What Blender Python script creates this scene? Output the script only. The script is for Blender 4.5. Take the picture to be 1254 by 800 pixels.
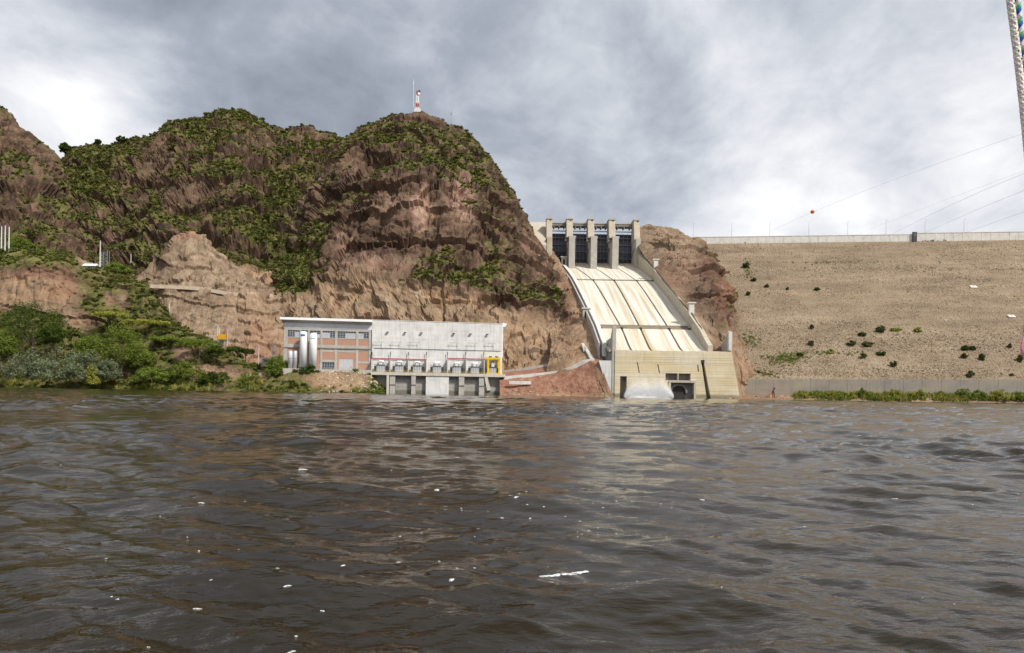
import bpy, bmesh, math, random
import numpy as np
from mathutils import Vector, Matrix

for o in list(bpy.data.objects):
    bpy.data.objects.remove(o)
SC = bpy.context.scene
COL = SC.collection
R = math.radians

# ------------------------------------------------------------------ camera
F, HY, ROLL, CAMZ = 870.0, 480.0, R(0.9), 2.1      # focal length in px of a 1254 px wide frame, horizon row, roll, height above water
cam = bpy.data.cameras.new('camera')
cam.sensor_width = 36.0
cam.lens = 36.0 * F / 1254.0
cam.shift_y = (HY - 400.0) / 1254.0
cam.clip_start, cam.clip_end = 0.1, 20000
camo = bpy.data.objects.new('camera', cam)
camo.location = (0, 0, CAMZ)
camo.rotation_euler = (Matrix.Rotation(R(90), 3, 'X') @ Matrix.Rotation(ROLL, 3, 'Z')).to_euler()
COL.objects.link(camo)
SC.camera = camo
SC.view_settings.view_transform = 'Standard'
SC.view_settings.look = 'None'
SC.view_settings.gamma = 1.0
SC.view_settings.exposure = 0.92

# ------------------------------------------------------------------ sun and sky
SUN_EL, SUN_AZ = R(46), R(132)       # azimuth clockwise from +Y: behind the camera, to the right
sd = Vector((math.sin(SUN_AZ) * math.cos(SUN_EL), math.cos(SUN_AZ) * math.cos(SUN_EL), math.sin(SUN_EL)))
sun = bpy.data.lights.new('sun', 'SUN')
sun.energy, sun.angle, sun.color = 2.3, R(6), (1.0, 0.945, 0.86)
suno = bpy.data.objects.new('sun', sun)
suno.rotation_euler = (-sd).to_track_quat('-Z', 'Y').to_euler()
suno.location = (200, -200, 400)
COL.objects.link(suno)

W = bpy.data.worlds.new('World')
SC.world = W
W.use_nodes = True


class NT:
    """a small node-tree builder"""
    def __init__(self, nt):
        self.nt = nt
        nt.nodes.clear()

    def n(self, t, ins=None, **props):
        nd = self.nt.nodes.new(t)
        for k, v in props.items():
            setattr(nd, k, v)
        if ins:
            for k, v in ins.items():
                s = nd.inputs[k]
                if isinstance(v, bpy.types.NodeSocket):
                    self.nt.links.new(v, s)
                else:
                    s.default_value = v
        return nd

    def math(self, op, a, b=0.0, c=0.0, clamp=False):
        return self.n('ShaderNodeMath', {0: a, 1: b, 2: c}, operation=op, use_clamp=clamp).outputs[0]

    def vmath(self, op, a, b=(0, 0, 0)):
        nd = self.n('ShaderNodeVectorMath', {0: a, 1: b}, operation=op)
        return nd.outputs['Value'] if op in ('LENGTH', 'DOT_PRODUCT', 'DISTANCE') else nd.outputs[0]

    def noise(self, vec, scale=1.0, detail=4.0, rough=0.55, dist=0.0):
        return self.n('ShaderNodeTexNoise', {'Vector': vec, 'Scale': scale, 'Detail': detail, 'Roughness': rough, 'Distortion': dist}).outputs[0]

    def scaled(self, vec, s):
        return self.n('ShaderNodeMapping', {'Vector': vec, 'Scale': s}).outputs[0]

    def ramp(self, f, stops, interp='LINEAR'):
        nd = self.n('ShaderNodeValToRGB', {0: f})
        cr = nd.color_ramp
        cr.interpolation = interp
        while len(cr.elements) < len(stops):
            cr.elements.new(0.5)
        for e, (p, c) in zip(cr.elements, stops):
            e.position = p
            e.color = tuple(c) + (1,) if hasattr(c, '__len__') else (c, c, c, 1)
        return nd.outputs[0]

    def mix(self, f, a, b, mode='MIX'):
        nd = self.n('ShaderNodeMix', data_type='RGBA', blend_type=mode)
        for s, v in ((nd.inputs[0], f), (nd.inputs[6], a), (nd.inputs[7], b)):
            if isinstance(v, bpy.types.NodeSocket):
                self.nt.links.new(v, s)
            elif hasattr(v, '__len__'):
                s.default_value = tuple(v) + (1,) if len(v) == 3 else v
            else:
                s.default_value = v
        return nd.outputs[2]


def build_sky():
    t = NT(W.node_tree)
    sky = t.n('ShaderNodeTexSky', sky_type='NISHITA', sun_disc=False, sun_elevation=SUN_EL, sun_rotation=SUN_AZ)
    d = t.n('ShaderNodeTexCoord').outputs['Generated']
    # clouds on a flat layer: direction divided by height
    z = t.n('ShaderNodeSeparateXYZ', {0: d}).outputs
    zz = t.math('ADD', t.math('MAXIMUM', z[2], 0.0), 0.42)
    p = t.n('ShaderNodeCombineXYZ', {0: t.math('DIVIDE', z[0], zz), 1: t.math('DIVIDE', z[1], zz), 2: 0.37}).outputs[0]
    big = t.noise(p, 1.5, 2.0, 0.5, 0.3)
    mid = t.noise(t.scaled(p, (1, 0.85, 1)), 3.1, 9.0, 0.58, 0.3)
    fine = t.noise(t.scaled(p, (1, 0.9, 1)), 9.0, 8.0, 0.58, 0.5)

    def lobe(px, py, k, amp):
        a, b = (px - 627) / F, (HY - py) / F
        v = Vector((a * math.cos(ROLL) - b * math.sin(ROLL), 1, a * math.sin(ROLL) + b * math.cos(ROLL))).normalized()
        c = t.vmath('DOT_PRODUCT', d, tuple(v))
        return t.math('MULTIPLY', t.math('POWER', t.math('MAXIMUM', c, 0.0), k), amp)
    # the large masses of this sky: a heavy grey bank over the hills, bright breaks low on the left and over the dam
    s = t.math('ADD', t.math('MULTIPLY', t.math('SUBTRACT', big, 0.5), 0.5), t.math('MULTIPLY', t.math('SUBTRACT', mid, 0.5), 1.5))
    s = t.math('ADD', s, t.math('MULTIPLY', t.math('SUBTRACT', fine, 0.5), 0.5))
    s = t.math('ADD', s, 0.56)
    for args in LOBES:
        s = t.math('ADD', s, lobe(*args))
    col = t.ramp(s, [(0.0, (0.242, 0.266, 0.318)), (0.28, (0.35, 0.381, 0.438)), (0.5, (0.51, 0.54, 0.588)),
                     (0.72, (0.69, 0.70, 0.735)), (0.92, (0.85, 0.848, 0.86)), (1.0, (0.90, 0.897, 0.90))])
    blue = t.mix(1.0, sky.outputs[0], (0.1, 0.1, 0.1), 'MULTIPLY')
    mixed = t.mix(0.93, blue, col)
    bg = t.n('ShaderNodeBackground', {'Color': mixed, 'Strength': 0.64})
    t.nt.links.new(bg.outputs[0], t.n('ShaderNodeOutputWorld').inputs[0])


LOBES = [(430, 95, 14, -0.34), (120, 30, 45, -0.14), (700, 60, 60, -0.10), (125, 158, 330, 0.55), (20, 85, 300, 0.20),
         (170, 160, 500, 0.22), (1030, 150, 12, 0.13), (930, 130, 120, 0.08), (1000, 262, 300, 0.07), (1000, 20, 300, -0.14), (760, 250, 120, -0.12)]
build_sky()

# ------------------------------------------------------------------ geometry helpers
CR, SR = math.cos(ROLL), math.sin(ROLL)


def at(px, py, Y):
    """world point that the photograph shows at (px, py) when it stands Y metres away"""
    a, b = (px - 627.0) / F, (HY - py) / F
    return Vector(((a * CR - b * SR) * Y, Y, (a * SR + b * CR) * Y + CAMZ))


def proj(P):
    """photograph pixel of world points (N,3)"""
    x, y, z = P[..., 0], P[..., 1], P[..., 2] - CAMZ
    y = np.maximum(y, 0.5)
    return 627 + F * (x * CR + z * SR) / y, HY - F * (-x * SR + z * CR) / y


def tag(o, label=None, cat=None, group=None, kind=None):
    if label: o['label'] = label
    if cat: o['category'] = cat
    if group: o['group'] = group
    if kind: o['kind'] = kind
    return o


def link(name, me, mat=None, parent=None):
    o = bpy.data.objects.new(name, me)
    COL.objects.link(o)
    if mat is not None and len(me.materials) == 0:
        me.materials.append(mat)
    if parent is not None:
        o.parent = parent
    return o


def empty(name, loc, label, cat, group=None, rz=0.0):
    o = bpy.data.objects.new(name, None)
    o.location = loc
    o.rotation_euler = (0, 0, rz)
    o.empty_display_size = 0.5
    COL.objects.link(o)
    return tag(o, label, cat, group)


def copy_tree(src, label=None, loc=None, rz=None, scale=None):
    c = src.copy()
    COL.objects.link(c)
    for ch in list(src.children):
        d = ch.copy()
        COL.objects.link(d)
        d.parent = c
        for g in list(ch.children):
            e = g.copy()
            COL.objects.link(e)
            e.parent = d
    if label: c['label'] = label
    if loc is not None: c.location = loc
    if rz is not None: c.rotation_euler = (0, 0, rz)
    if scale is not None: c.scale = scale
    return c


class MB:
    """collects simple shapes into one mesh"""
    def __init__(self):
        self.v, self.f = [], []

    def add(self, vs, fs):
        b = len(self.v)
        self.v += [tuple(q) for q in vs]
        self.f += [tuple(i + b for i in q) for q in fs]
        return self

    def box(self, c0, c1):
        (x0, y0, z0), (x1, y1, z1) = c0, c1
        x0, x1 = sorted((x0, x1)); y0, y1 = sorted((y0, y1)); z0, z1 = sorted((z0, z1))
        return self.add([(x0, y0, z0), (x1, y0, z0), (x1, y1, z0), (x0, y1, z0), (x0, y0, z1), (x1, y0, z1), (x1, y1, z1), (x0, y1, z1)],
                        [(3, 2, 1, 0), (4, 5, 6, 7), (0, 1, 5, 4), (1, 2, 6, 5), (2, 3, 7, 6), (3, 0, 4, 7)])

    def prism_y(self, poly, y0, y1):
        """polygon in (x, z), counter-clockwise seen from -Y, pushed from y0 to y1"""
        n = len(poly)
        return self.add([(x, y0, z) for x, z in poly] + [(x, y1, z) for x, z in poly],
                        [tuple(range(n)), tuple(range(2 * n - 1, n - 1, -1))] + [(i, i + n, (i + 1) % n + n, (i + 1) % n) for i in range(n)])

    def prism_x(self, poly, x0, x1):
        """polygon in (y, z) pushed from x0 to x1"""
        n = len(poly)
        return self.add([(x0, y, z) for y, z in poly] + [(x1, y, z) for y, z in poly],
                        [tuple(range(n - 1, -1, -1)), tuple(range(n, 2 * n))] + [(i, (i + 1) % n, (i + 1) % n + n, i + n) for i in range(n)])

    def tube(self, pts, rad, n=8, caps=True):
        pts = [Vector(p) for p in pts]
        rs = rad if hasattr(rad, '__len__') else [rad] * len(pts)
        b = len(self.v)
        up = None
        for i, p in enumerate(pts):
            t = (pts[min(i + 1, len(pts) - 1)] - pts[max(i - 1, 0)]).normalized()
            if up is None:
                up = Vector((1, 0, 0)) if abs(t.x) < 0.8 else Vector((0, 0, 1))
            s = t.cross(up).normalized()
            up = s.cross(t).normalized()
            for k in range(n):
                a = 2 * math.pi * k / n
                self.v.append(tuple(p + rs[i] * (math.cos(a) * s + math.sin(a) * up)))
        for i in range(len(pts) - 1):
            for k in range(n):
                q, r = b + i * n + k, b + i * n + (k + 1) % n
                self.f.append((q, q + n, r + n, r))
        if caps:
            self.f.append(tuple(b + k for k in range(n)))
            self.f.append(tuple(b + (len(pts) - 1) * n + k for k in range(n - 1, -1, -1)))
        return self

    def lathe(self, prof, n=16, c=(0, 0, 0)):
        return self.tube([(c[0], c[1], c[2] + z) for r, z in prof], [max(r, 1e-4) for r, z in prof], n)

    def mesh(self, name, smooth=False):
        me = bpy.data.meshes.new(name)
        me.from_pydata(self.v, [], self.f)
        bm = bmesh.new()
        bm.from_mesh(me)
        bmesh.ops.recalc_face_normals(bm, faces=bm.faces)
        bm.to_mesh(me)
        bm.free()
        if smooth:
            me.polygons.foreach_set('use_smooth', [True] * len(me.polygons))
        return me

    def build(self, name, mat, parent=None, smooth=False, bevel=0.0):
        o = link(name, self.mesh(name, smooth), mat, parent)
        if bevel:
            m = o.modifiers.new('bevel', 'BEVEL')
            m.width, m.segments, m.limit_method = bevel, 2, 'ANGLE'
        return o


def grid_mesh(name, V, flip=False, smooth=True, attrs=None):
    """V: (nv, nu, 3) points -> quad grid mesh"""
    nv, nu = V.shape[:2]
    me = bpy.data.meshes.new(name)
    idx = np.arange(nv * nu).reshape(nv, nu)
    q = np.stack([idx[:-1, :-1], idx[:-1, 1:], idx[1:, 1:], idx[1:, :-1]], -1).reshape(-1, 4)
    if flip:
        q = q[:, ::-1]
    me.vertices.add(nv * nu)
    me.vertices.foreach_set('co', V.reshape(-1).astype(np.float32))
    me.loops.add(q.size)
    me.loops.foreach_set('vertex_index', q.reshape(-1).astype(np.int32))
    me.polygons.add(len(q))
    me.polygons.foreach_set('loop_start', np.arange(0, q.size, 4, dtype=np.int32))
    me.polygons.foreach_set('use_smooth', np.full(len(q), smooth, dtype=bool))
    for k, a in (attrs or {}).items():
        me.attributes.new(k, 'FLOAT', 'POINT').data.foreach_set('value', a.reshape(-1).astype(np.float32))
    me.update(calc_edges=True)
    me.validate()
    return me


# ------------------------------------------------------------------ noise
def _hash(i, j, k, seed):
    h = (i.astype(np.uint32) * np.uint32(374761393) + j.astype(np.uint32) * np.uint32(668265263)
         + k.astype(np.uint32) * np.uint32(2147483647 - 40503) + np.uint32(seed * 974711 + 17))
    h = (h ^ (h >> np.uint32(13))) * np.uint32(1274126177)
    h = (h ^ (h >> np.uint32(16))) * np.uint32(2246822519)
    return ((h ^ (h >> np.uint32(15))) & np.uint32(0xffffff)).astype(np.float32) / np.float32(0xffffff)


def vnoise(p, seed=0):
    i = np.floor(p).astype(np.int64)
    f = (p - i).astype(np.float32)
    w = f * f * f * (f * (f * 6 - 15) + 10)
    out = 0
    for a in (0, 1):
        wa = w[..., 0] if a else 1 - w[..., 0]
        for b in (0, 1):
            wb = w[..., 1] if b else 1 - w[..., 1]
            for c in (0, 1):
                wc = w[..., 2] if c else 1 - w[..., 2]
                out = out + wa * wb * wc * _hash(i[..., 0] + a, i[..., 1] + b, i[..., 2] + c, seed)
    return out * 2 - 1


def fbm(p, octv=4, seed=0, gain=0.5, ridged=False):
    s, a, tot = 0, 1.0, 0
    for o in range(octv):
        n = vnoise(p * (2.03 ** o) + 17.3 * o, seed + o)
        s = s + a * ((1 - 2 * np.abs(n)) if ridged else n)
        tot += a
        a *= gain
    return s / tot


def cells(p, seed=0):
    """random value of the nearest jittered lattice cell, and the distance to it"""
    i = np.floor(p).astype(np.int64)
    best = np.full(p.shape[:-1], 9.0, np.float32)
    val = np.zeros(p.shape[:-1], np.float32)
    for a in (-1, 0, 1):
        for b in (-1, 0, 1):
            for c in (-1, 0, 1):
                q = i + np.array([a, b, c])
                j = [_hash(q[..., 0], q[..., 1], q[..., 2], seed + k) for k in range(3)]
                d = sum((q[..., k] + j[k] - p[..., k]) ** 2 for k in range(3)).astype(np.float32)
                m = d < best
                best = np.where(m, d, best)
                val = np.where(m, _hash(q[..., 0], q[..., 1], q[..., 2], seed + 7), val)
    return val, np.sqrt(best)


def sstep(a, b, x):
    t = np.clip((x - a) / (b - a), 0, 1)
    return t * t * (3 - 2 * t)


# ------------------------------------------------------------------ materials
def material(name):
    m = bpy.data.materials.new(name)
    m.use_nodes = True
    return m, NT(m.node_tree)


def finish(t, color, rough=0.8, bump=None, bump_d=0.1, bump_s=0.5, spec=0.3, metal=0.0, extra=None):
    ins = {'Base Color': color if isinstance(color, bpy.types.NodeSocket) else tuple(color) + (1,), 'Roughness': rough,
           'Specular IOR Level': spec, 'Metallic': metal}
    if bump is not None:
        ins['Normal'] = t.n('ShaderNodeBump', {'Height': bump, 'Distance': bump_d, 'Strength': bump_s}).outputs[0]
    if extra:
        ins.update(extra)
    b = t.n('ShaderNodeBsdfPrincipled', ins)
    t.nt.links.new(b.outputs[0], t.n('ShaderNodeOutputMaterial').inputs[0])
    return b


def simple(name, col, rough=0.7, var=0.25, scale=0.5, metal=0.0, spec=0.3):
    m, t = material(name)
    p = t.n('ShaderNodeTexCoord').outputs['Object']
    f = t.noise(p, scale, 6, 0.6)
    c = t.ramp(f, [(0.25, [x * (1 - var) for x in col]), (0.75, [min(1, x * (1 + var)) for x in col])])
    finish(t, c, rough, f, 0.05, 0.3, spec, metal)
    return m


def geo_pos(t):
    return t.n('ShaderNodeNewGeometry').outputs['Position']


def attr(t, name):
    return t.n('ShaderNodeAttribute', attribute_name=name).outputs['Fac']


def terrain_material():
    m, t = material('rock_and_soil')
    p = geo_pos(t)
    pv = t.scaled(p, (1, 1, 0.55))
    a = t.noise(pv, 0.06, 10, 0.68, 0.8)
    b = t.noise(pv, 0.28, 8, 0.68, 0.4)
    rock = t.ramp(a, [(0.30, (0.038, 0.024, 0.017)), (0.44, (0.078, 0.047, 0.032)), (0.54, (0.145, 0.088, 0.057)), (0.70, (0.27, 0.172, 0.115))])
    rock = t.mix(t.ramp(b, [(0.42, 0), (0.62, 0.75)]), rock, (0.055, 0.040, 0.031))
    lich = t.noise(p, 0.6, 7, 0.7)
    rock = t.mix(t.ramp(lich, [(0.54, 0), (0.70, 0.6)]), rock, (0.25, 0.20, 0.165))
    pale = t.ramp(t.noise(pv, 0.14, 9, 0.68, 0.5), [(0.34, (0.17, 0.098, 0.074)), (0.5, (0.33, 0.205, 0.15)), (0.68, (0.47, 0.35, 0.27))])
    c = t.mix(attr(t, 'pale'), rock, pale)
    sn = t.noise(t.scaled(p, (1, 1, 0.5)), 0.11, 11, 0.72, 0.6)
    soil = t.ramp(sn, [(0.30, (0.135, 0.083, 0.051)), (0.44, (0.28, 0.175, 0.105)), (0.55, (0.38, 0.25, 0.155)), (0.70, (0.50, 0.37, 0.255))])
    soil = t.mix(t.ramp(t.noise(t.scaled(p, (1, 1, 3.0)), 0.07, 8, 0.68), [(0.46, 0), (0.66, 0.65)]), soil, (0.30, 0.235, 0.17))
    soil = t.mix(t.ramp(t.noise(p, 0.7, 7, 0.7), [(0.54, 0), (0.70, 0.7)]), soil, (0.115, 0.078, 0.054))
    grey = t.ramp(t.noise(t.scaled(p, (1, 1, 0.4)), 0.16, 11, 0.72, 0.6), [(0.30, (0.12, 0.082, 0.057)), (0.46, (0.235, 0.170, 0.116)), (0.56, (0.32, 0.24, 0.165)), (0.72, (0.43, 0.335, 0.24))])
    soil = t.mix(attr(t, 'dull'), soil, grey)
    c = t.mix(attr(t, 'soil'), c, soil)
    red = t.ramp(t.noise(p, 0.25, 9, 0.68, 0.3), [(0.3, (0.17, 0.080, 0.055)), (0.52, (0.31, 0.150, 0.102)), (0.72, (0.42, 0.26, 0.19))])
    c = t.mix(attr(t, 'red'), c, red)
    g = t.ramp(t.noise(p, 0.2, 8, 0.7), [(0.32, (0.050, 0.058, 0.018)), (0.5, (0.115, 0.118, 0.034)), (0.68, (0.22, 0.19, 0.075))])
    vv = t.math('ADD', attr(t, 'veg'), t.math('MULTIPLY', t.math('SUBTRACT', t.noise(p, 0.26, 8, 0.7), 0.5), 1.7))
    c = t.mix(t.ramp(vv, [(0.32, 0), (0.55, 0.92)]), c, g)
    h = t.math('ADD', t.noise(pv, 0.3, 10, 0.7, 0.4), t.math('MULTIPLY', t.noise(p, 1.5, 6, 0.65), 0.3))
    finish(t, c, 0.94, h, 1.8, 0.7, 0.1)
    return m


def leaf_material(name, dark, lightc, yellow=None):
    m, t = material(name)
    g = t.n('ShaderNodeNewGeometry')
    r = g.outputs['Random Per Island']
    n = t.noise(g.outputs['Position'], 0.12, 3, 0.5)
    orand = t.n('ShaderNodeObjectInfo').outputs['Random']
    f = t.math('ADD', t.math('MULTIPLY', r, 0.45), t.math('MULTIPLY', n, 0.55))
    c = t.ramp(f, [(0.2, dark), (0.75, lightc)])
    if yellow:
        c = t.mix(t.ramp(orand, [(0.55, 0), (1.0, 0.75)]), c, yellow)
    d = t.n('ShaderNodeBsdfDiffuse', {'Color': c})
    tr = t.n('ShaderNodeBsdfTranslucent', {'Color': t.mix(0.5, c, (0.12, 0.15, 0.02))})
    mx = t.n('ShaderNodeMixShader', {0: 0.22, 1: d.outputs[0], 2: tr.outputs[0]})
    t.nt.links.new(mx.outputs[0], t.n('ShaderNodeOutputMaterial').inputs[0])
    return m


def concrete(name, base, stain=(0.3, 0.25, 0.17), stain_amt=0.5, warm=None, streak=(1, 1, 0.12), sc=0.25, courses=0.0, rough=0.85, tide=False):
    """weathered concrete: vertical stains, pale and warm cloudy patches, faint lift courses"""
    m, t = material(name)
    p = geo_pos(t)
    n = t.noise(p, sc, 8, 0.62)
    c = t.ramp(n, [(0.25, [x * 0.78 for x in base]), (0.5, base), (0.78, [min(1, x * 1.14) for x in base])])
    if warm:
        w = t.noise(t.scaled(p, (0.35, 0.35, 1.6)), 0.12, 6, 0.6, 0.4)
        c = t.mix(t.ramp(w, [(0.4, 0), (0.66, 0.7)]), c, warm)
    s = t.noise(t.scaled(p, streak), 0.8, 7, 0.66, 0.2)
    c = t.mix(t.ramp(s, [(0.48, 0), (0.8, stain_amt)]), c, stain)
    h = n
    if tide:
        zt = t.math('ADD', t.n('ShaderNodeSeparateXYZ', {0: p}).outputs[2], t.math('MULTIPLY', t.noise(p, 0.25, 5, 0.65), -3.0))
        c = t.mix(t.ramp(t.math('MULTIPLY', zt, 0.25), [(0.0, 0.75), (0.35, 0)]), c, (0.13, 0.115, 0.08))
    if courses:
        z = t.n('ShaderNodeSeparateXYZ', {0: p}).outputs[2]
        k = t.math('FRACT', t.math('ADD', t.math('DIVIDE', z, courses), t.math('MULTIPLY', t.noise(p, 0.03), 0.15)))
        line = t.ramp(k, [(0.0, 1), (0.07, 0), (0.93, 0), (1.0, 1)])
        lift = t.n('ShaderNodeTexWhiteNoise', {'W': t.math('FLOOR', t.math('DIVIDE', z, courses))}, noise_dimensions='1D').outputs[0]
        c = t.mix(t.math('MULTIPLY', lift, 0.14), c, [x * 0.6 for x in base])
        c = t.mix(t.math('MULTIPLY', line, 0.12), c, [x * 0.45 for x in base])
    finish(t, c, rough, h, 0.12, 0.4, 0.25)
    return m


M = {}
M['terrain'] = terrain_material()
M['leaf_hill'] = leaf_material('hill_leaves', (0.040, 0.054, 0.014), (0.165, 0.182, 0.048), (0.235, 0.208, 0.074))
M['leaf_dark'] = leaf_material('dark_leaves', (0.020, 0.036, 0.009), (0.095, 0.135, 0.028))
M['leaf_mid'] = leaf_material('mid_leaves', (0.060, 0.088, 0.016), (0.225, 0.285, 0.052))
M['leaf_lime'] = leaf_material('lime_leaves', (0.16, 0.165, 0.026), (0.42, 0.42, 0.085))
M['leaf_sage'] = leaf_material('sage_leaves', (0.085, 0.105, 0.055), (0.27, 0.305, 0.175))
M['leaf_straw'] = leaf_material('straw_leaves', (0.16, 0.145, 0.035), (0.42, 0.37, 0.11))
M['leaf_dam'] = leaf_material('dam_bush_leaves', (0.045, 0.055, 0.022), (0.145, 0.165, 0.065))
M['bark'] = simple('bark', (0.12, 0.09, 0.065), 0.9, 0.4, 2.0)
M['conc_white'] = concrete('pale_powerhouse_concrete', (0.70, 0.69, 0.67), (0.37, 0.35, 0.32), 0.6, sc=0.2, courses=3.1)
M['conc'] = concrete('grey_concrete', (0.44, 0.42, 0.38), (0.22, 0.19, 0.15), 0.5)
M['conc_warm'] = concrete('warm_concrete', (0.50, 0.45, 0.36), (0.25, 0.19, 0.12), 0.55)
M['conc_dark'] = concrete('dark_concrete', (0.24, 0.23, 0.21), (0.10, 0.09, 0.08), 0.5)  # darker grey tone, used on the bridge, recess backs and seams
M['conc_yellow'] = concrete('yellowed_concrete', (0.68, 0.60, 0.445), (0.42, 0.35, 0.23), 0.4, warm=(0.66, 0.52, 0.27), sc=0.12, courses=1.35, tide=True)
M['conc_clean'] = concrete('clean_concrete', (0.66, 0.64, 0.60), (0.45, 0.42, 0.37), 0.35)

# ------------------------------------------------------------------ terrain
def resample(pts, n):
    P = np.array([tuple(p) for p in pts], dtype=np.float64)
    d = np.r_[0, np.cumsum(np.linalg.norm(np.diff(P, axis=0), axis=1))]
    s = np.linspace(0, d[-1], n)
    return np.stack([np.interp(s, d, P[:, k]) for k in range(3)], 1)


def loft(rows, nu, nv, smooth=3, smooth_u=1):
    A = [resample([q if isinstance(q, Vector) else at(*q) for q in r], nu) for r in rows]
    d = np.r_[0, np.cumsum([np.median(np.linalg.norm(A[i + 1] - A[i], axis=1)) for i in range(len(A) - 1)])]
    A = np.stack(A)                                         # rows, nu, 3
    s = np.linspace(0, d[-1], nv)
    k = np.clip(np.searchsorted(d, s, side='right') - 1, 0, len(d) - 2)
    w = ((s - d[k]) / (d[k + 1] - d[k]))[:, None, None]
    V = A[k] * (1 - w) + A[k + 1] * w
    for _ in range(smooth):
        V[1:-1] = 0.25 * V[:-2] + 0.5 * V[1:-1] + 0.25 * V[2:]
    for _ in range(smooth_u):
        V[:, 1:-1] = 0.25 * V[:, :-2] + 0.5 * V[:, 1:-1] + 0.25 * V[:, 2:]
    return V


def normals(V):
    du = np.gradient(V, axis=1)
    dv = np.gradient(V, axis=0)
    n = np.cross(du, dv)
    n /= np.linalg.norm(n, axis=-1, keepdims=True) + 1e-9
    return n


def blobs(V, lst):
    """soft patches given as (px, py, rx, ry, amount)"""
    px, py = proj(V)
    s = 0
    for (x, y, rx, ry, a) in lst:
        s = s + a * np.exp(-(((px - x) / rx) ** 2 + ((py - y) / ry) ** 2))
    return s


def craggy(V, big=10.0, col=4.0, strat=2.0, fine=1.2, seed=0, mask=None, soil=None, face=True):
    N = normals(V)
    if face and np.mean(N[..., 1]) > 0:
        N = -N
    P = V.astype(np.float32)
    wob = fbm(P / 45.0, 3, seed + 3)[..., None] * 8
    Q = P + wob
    r = fbm(Q * np.array([1 / 75, 1 / 75, 1 / 150], np.float32), 4, seed, 0.5, True) - 0.25
    c = fbm(Q * np.array([1 / 17, 1 / 17, 1 / 60], np.float32), 4, seed + 11, 0.55, True) - 0.2
    tilt = Q[..., 2] + 0.25 * Q[..., 0]
    st = vnoise(np.stack([Q[..., 0] / 70, Q[..., 1] / 70, tilt / 11], -1), seed + 23) + 0.6 * vnoise(np.stack([Q[..., 0] / 30, Q[..., 1] / 30, tilt / 4.5], -1), seed + 24)
    f = fbm(P / 7.0, 4, seed + 31, 0.6)
    w2 = fbm(P / 6.0, 2, seed + 41)[..., None] * 1.6
    v1, d1 = cells((Q + w2) * np.array([1 / 22, 1 / 22, 1 / 75], np.float32), seed + 51)
    v2, d2 = cells((Q + w2) * np.array([1 / 8.5, 1 / 8.5, 1 / 24], np.float32), seed + 61)
    blocks = big * (0.55 * (v1 - 0.5) - 0.30 * d1 ** 2) + col * (0.55 * (v2 - 0.5) - 0.45 * d2 ** 2)
    lw = tilt + 14 * fbm(P / 60.0, 3, seed + 91) - 0.10 * Q[..., 0]
    sw = (lw / 31.0) % 1.0
    sw2 = (lw / 12.5 + 0.3) % 1.0
    ledge = (strat / 3.2) * (4.2 * (0.5 - sw) * (0.4 + 0.9 * (vnoise(P / 50.0, seed + 93) > -0.25)) + 1.5 * (0.5 - sw2))
    rock = ledge + 0.9 * big * r + 0.8 * col * c + strat * np.abs(st) * 1.2 + fine * f + blocks
    rill = fbm(Q * np.array([1 / 7, 1 / 7, 1 / 70], np.float32), 3, seed + 71, 0.6, True) - 0.2
    bench = vnoise(np.stack([P[..., 0] / 90, P[..., 1] / 90, (P[..., 2] + 3 * f) / 6.5], -1), seed + 75)
    earth = 0.3 * big * r + 1.3 * rill * min(1.0, col / 3) + 0.9 * bench * min(1.0, strat / 2) + 1.0 * fine * f + 0.35 * col * (v2 - 0.5) + 0.5 * blocks + 0.45 * ledge
    if soil is not None:
        k = np.clip(soil, 0, 1)
        d = rock * (1 - k) + earth * k
    else:
        d = rock
    if mask is not None:
        d = d * mask
    return V + N * d[..., None]


def skyline(V, px, w=2.5):
    """topmost point of a hill in a photo column"""
    x, y = proj(V)
    yy = np.where(np.abs(x - px) < w, y, 1e9)
    return Vector(V.reshape(-1, 3)[int(np.argmin(yy))])


SHRUBS = []          # (x, y, z, size) of the small wild shrubs that cover the hills


def scatter(V, veg, density, smin, smax, rng, jitter=1.0):
    A = 0.25 * (veg[:-1, :-1] + veg[1:, :-1] + veg[:-1, 1:] + veg[1:, 1:])
    e1, e2 = V[1:, :-1] - V[:-1, :-1], V[:-1, 1:] - V[:-1, :-1]
    area = np.linalg.norm(np.cross(e1, e2), axis=-1)
    pr = np.clip(A, 0, 1) * area * density
    n = rng.poisson(np.minimum(pr, 3))
    ii, jj = np.nonzero(n)
    for i, j in zip(ii, jj):
        for _ in range(n[i, j]):
            a, b = rng.random(2)
            p = V[i, j] + a * e1[i, j] + b * e2[i, j]
            s = smin + (smax - smin) * rng.random() ** 2.2 + (1.8 * rng.random() if rng.random() < 0.03 else 0)
            SHRUBS.append((p[0], p[1], p[2], s))


RNG = np.random.default_rng(7)


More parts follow.
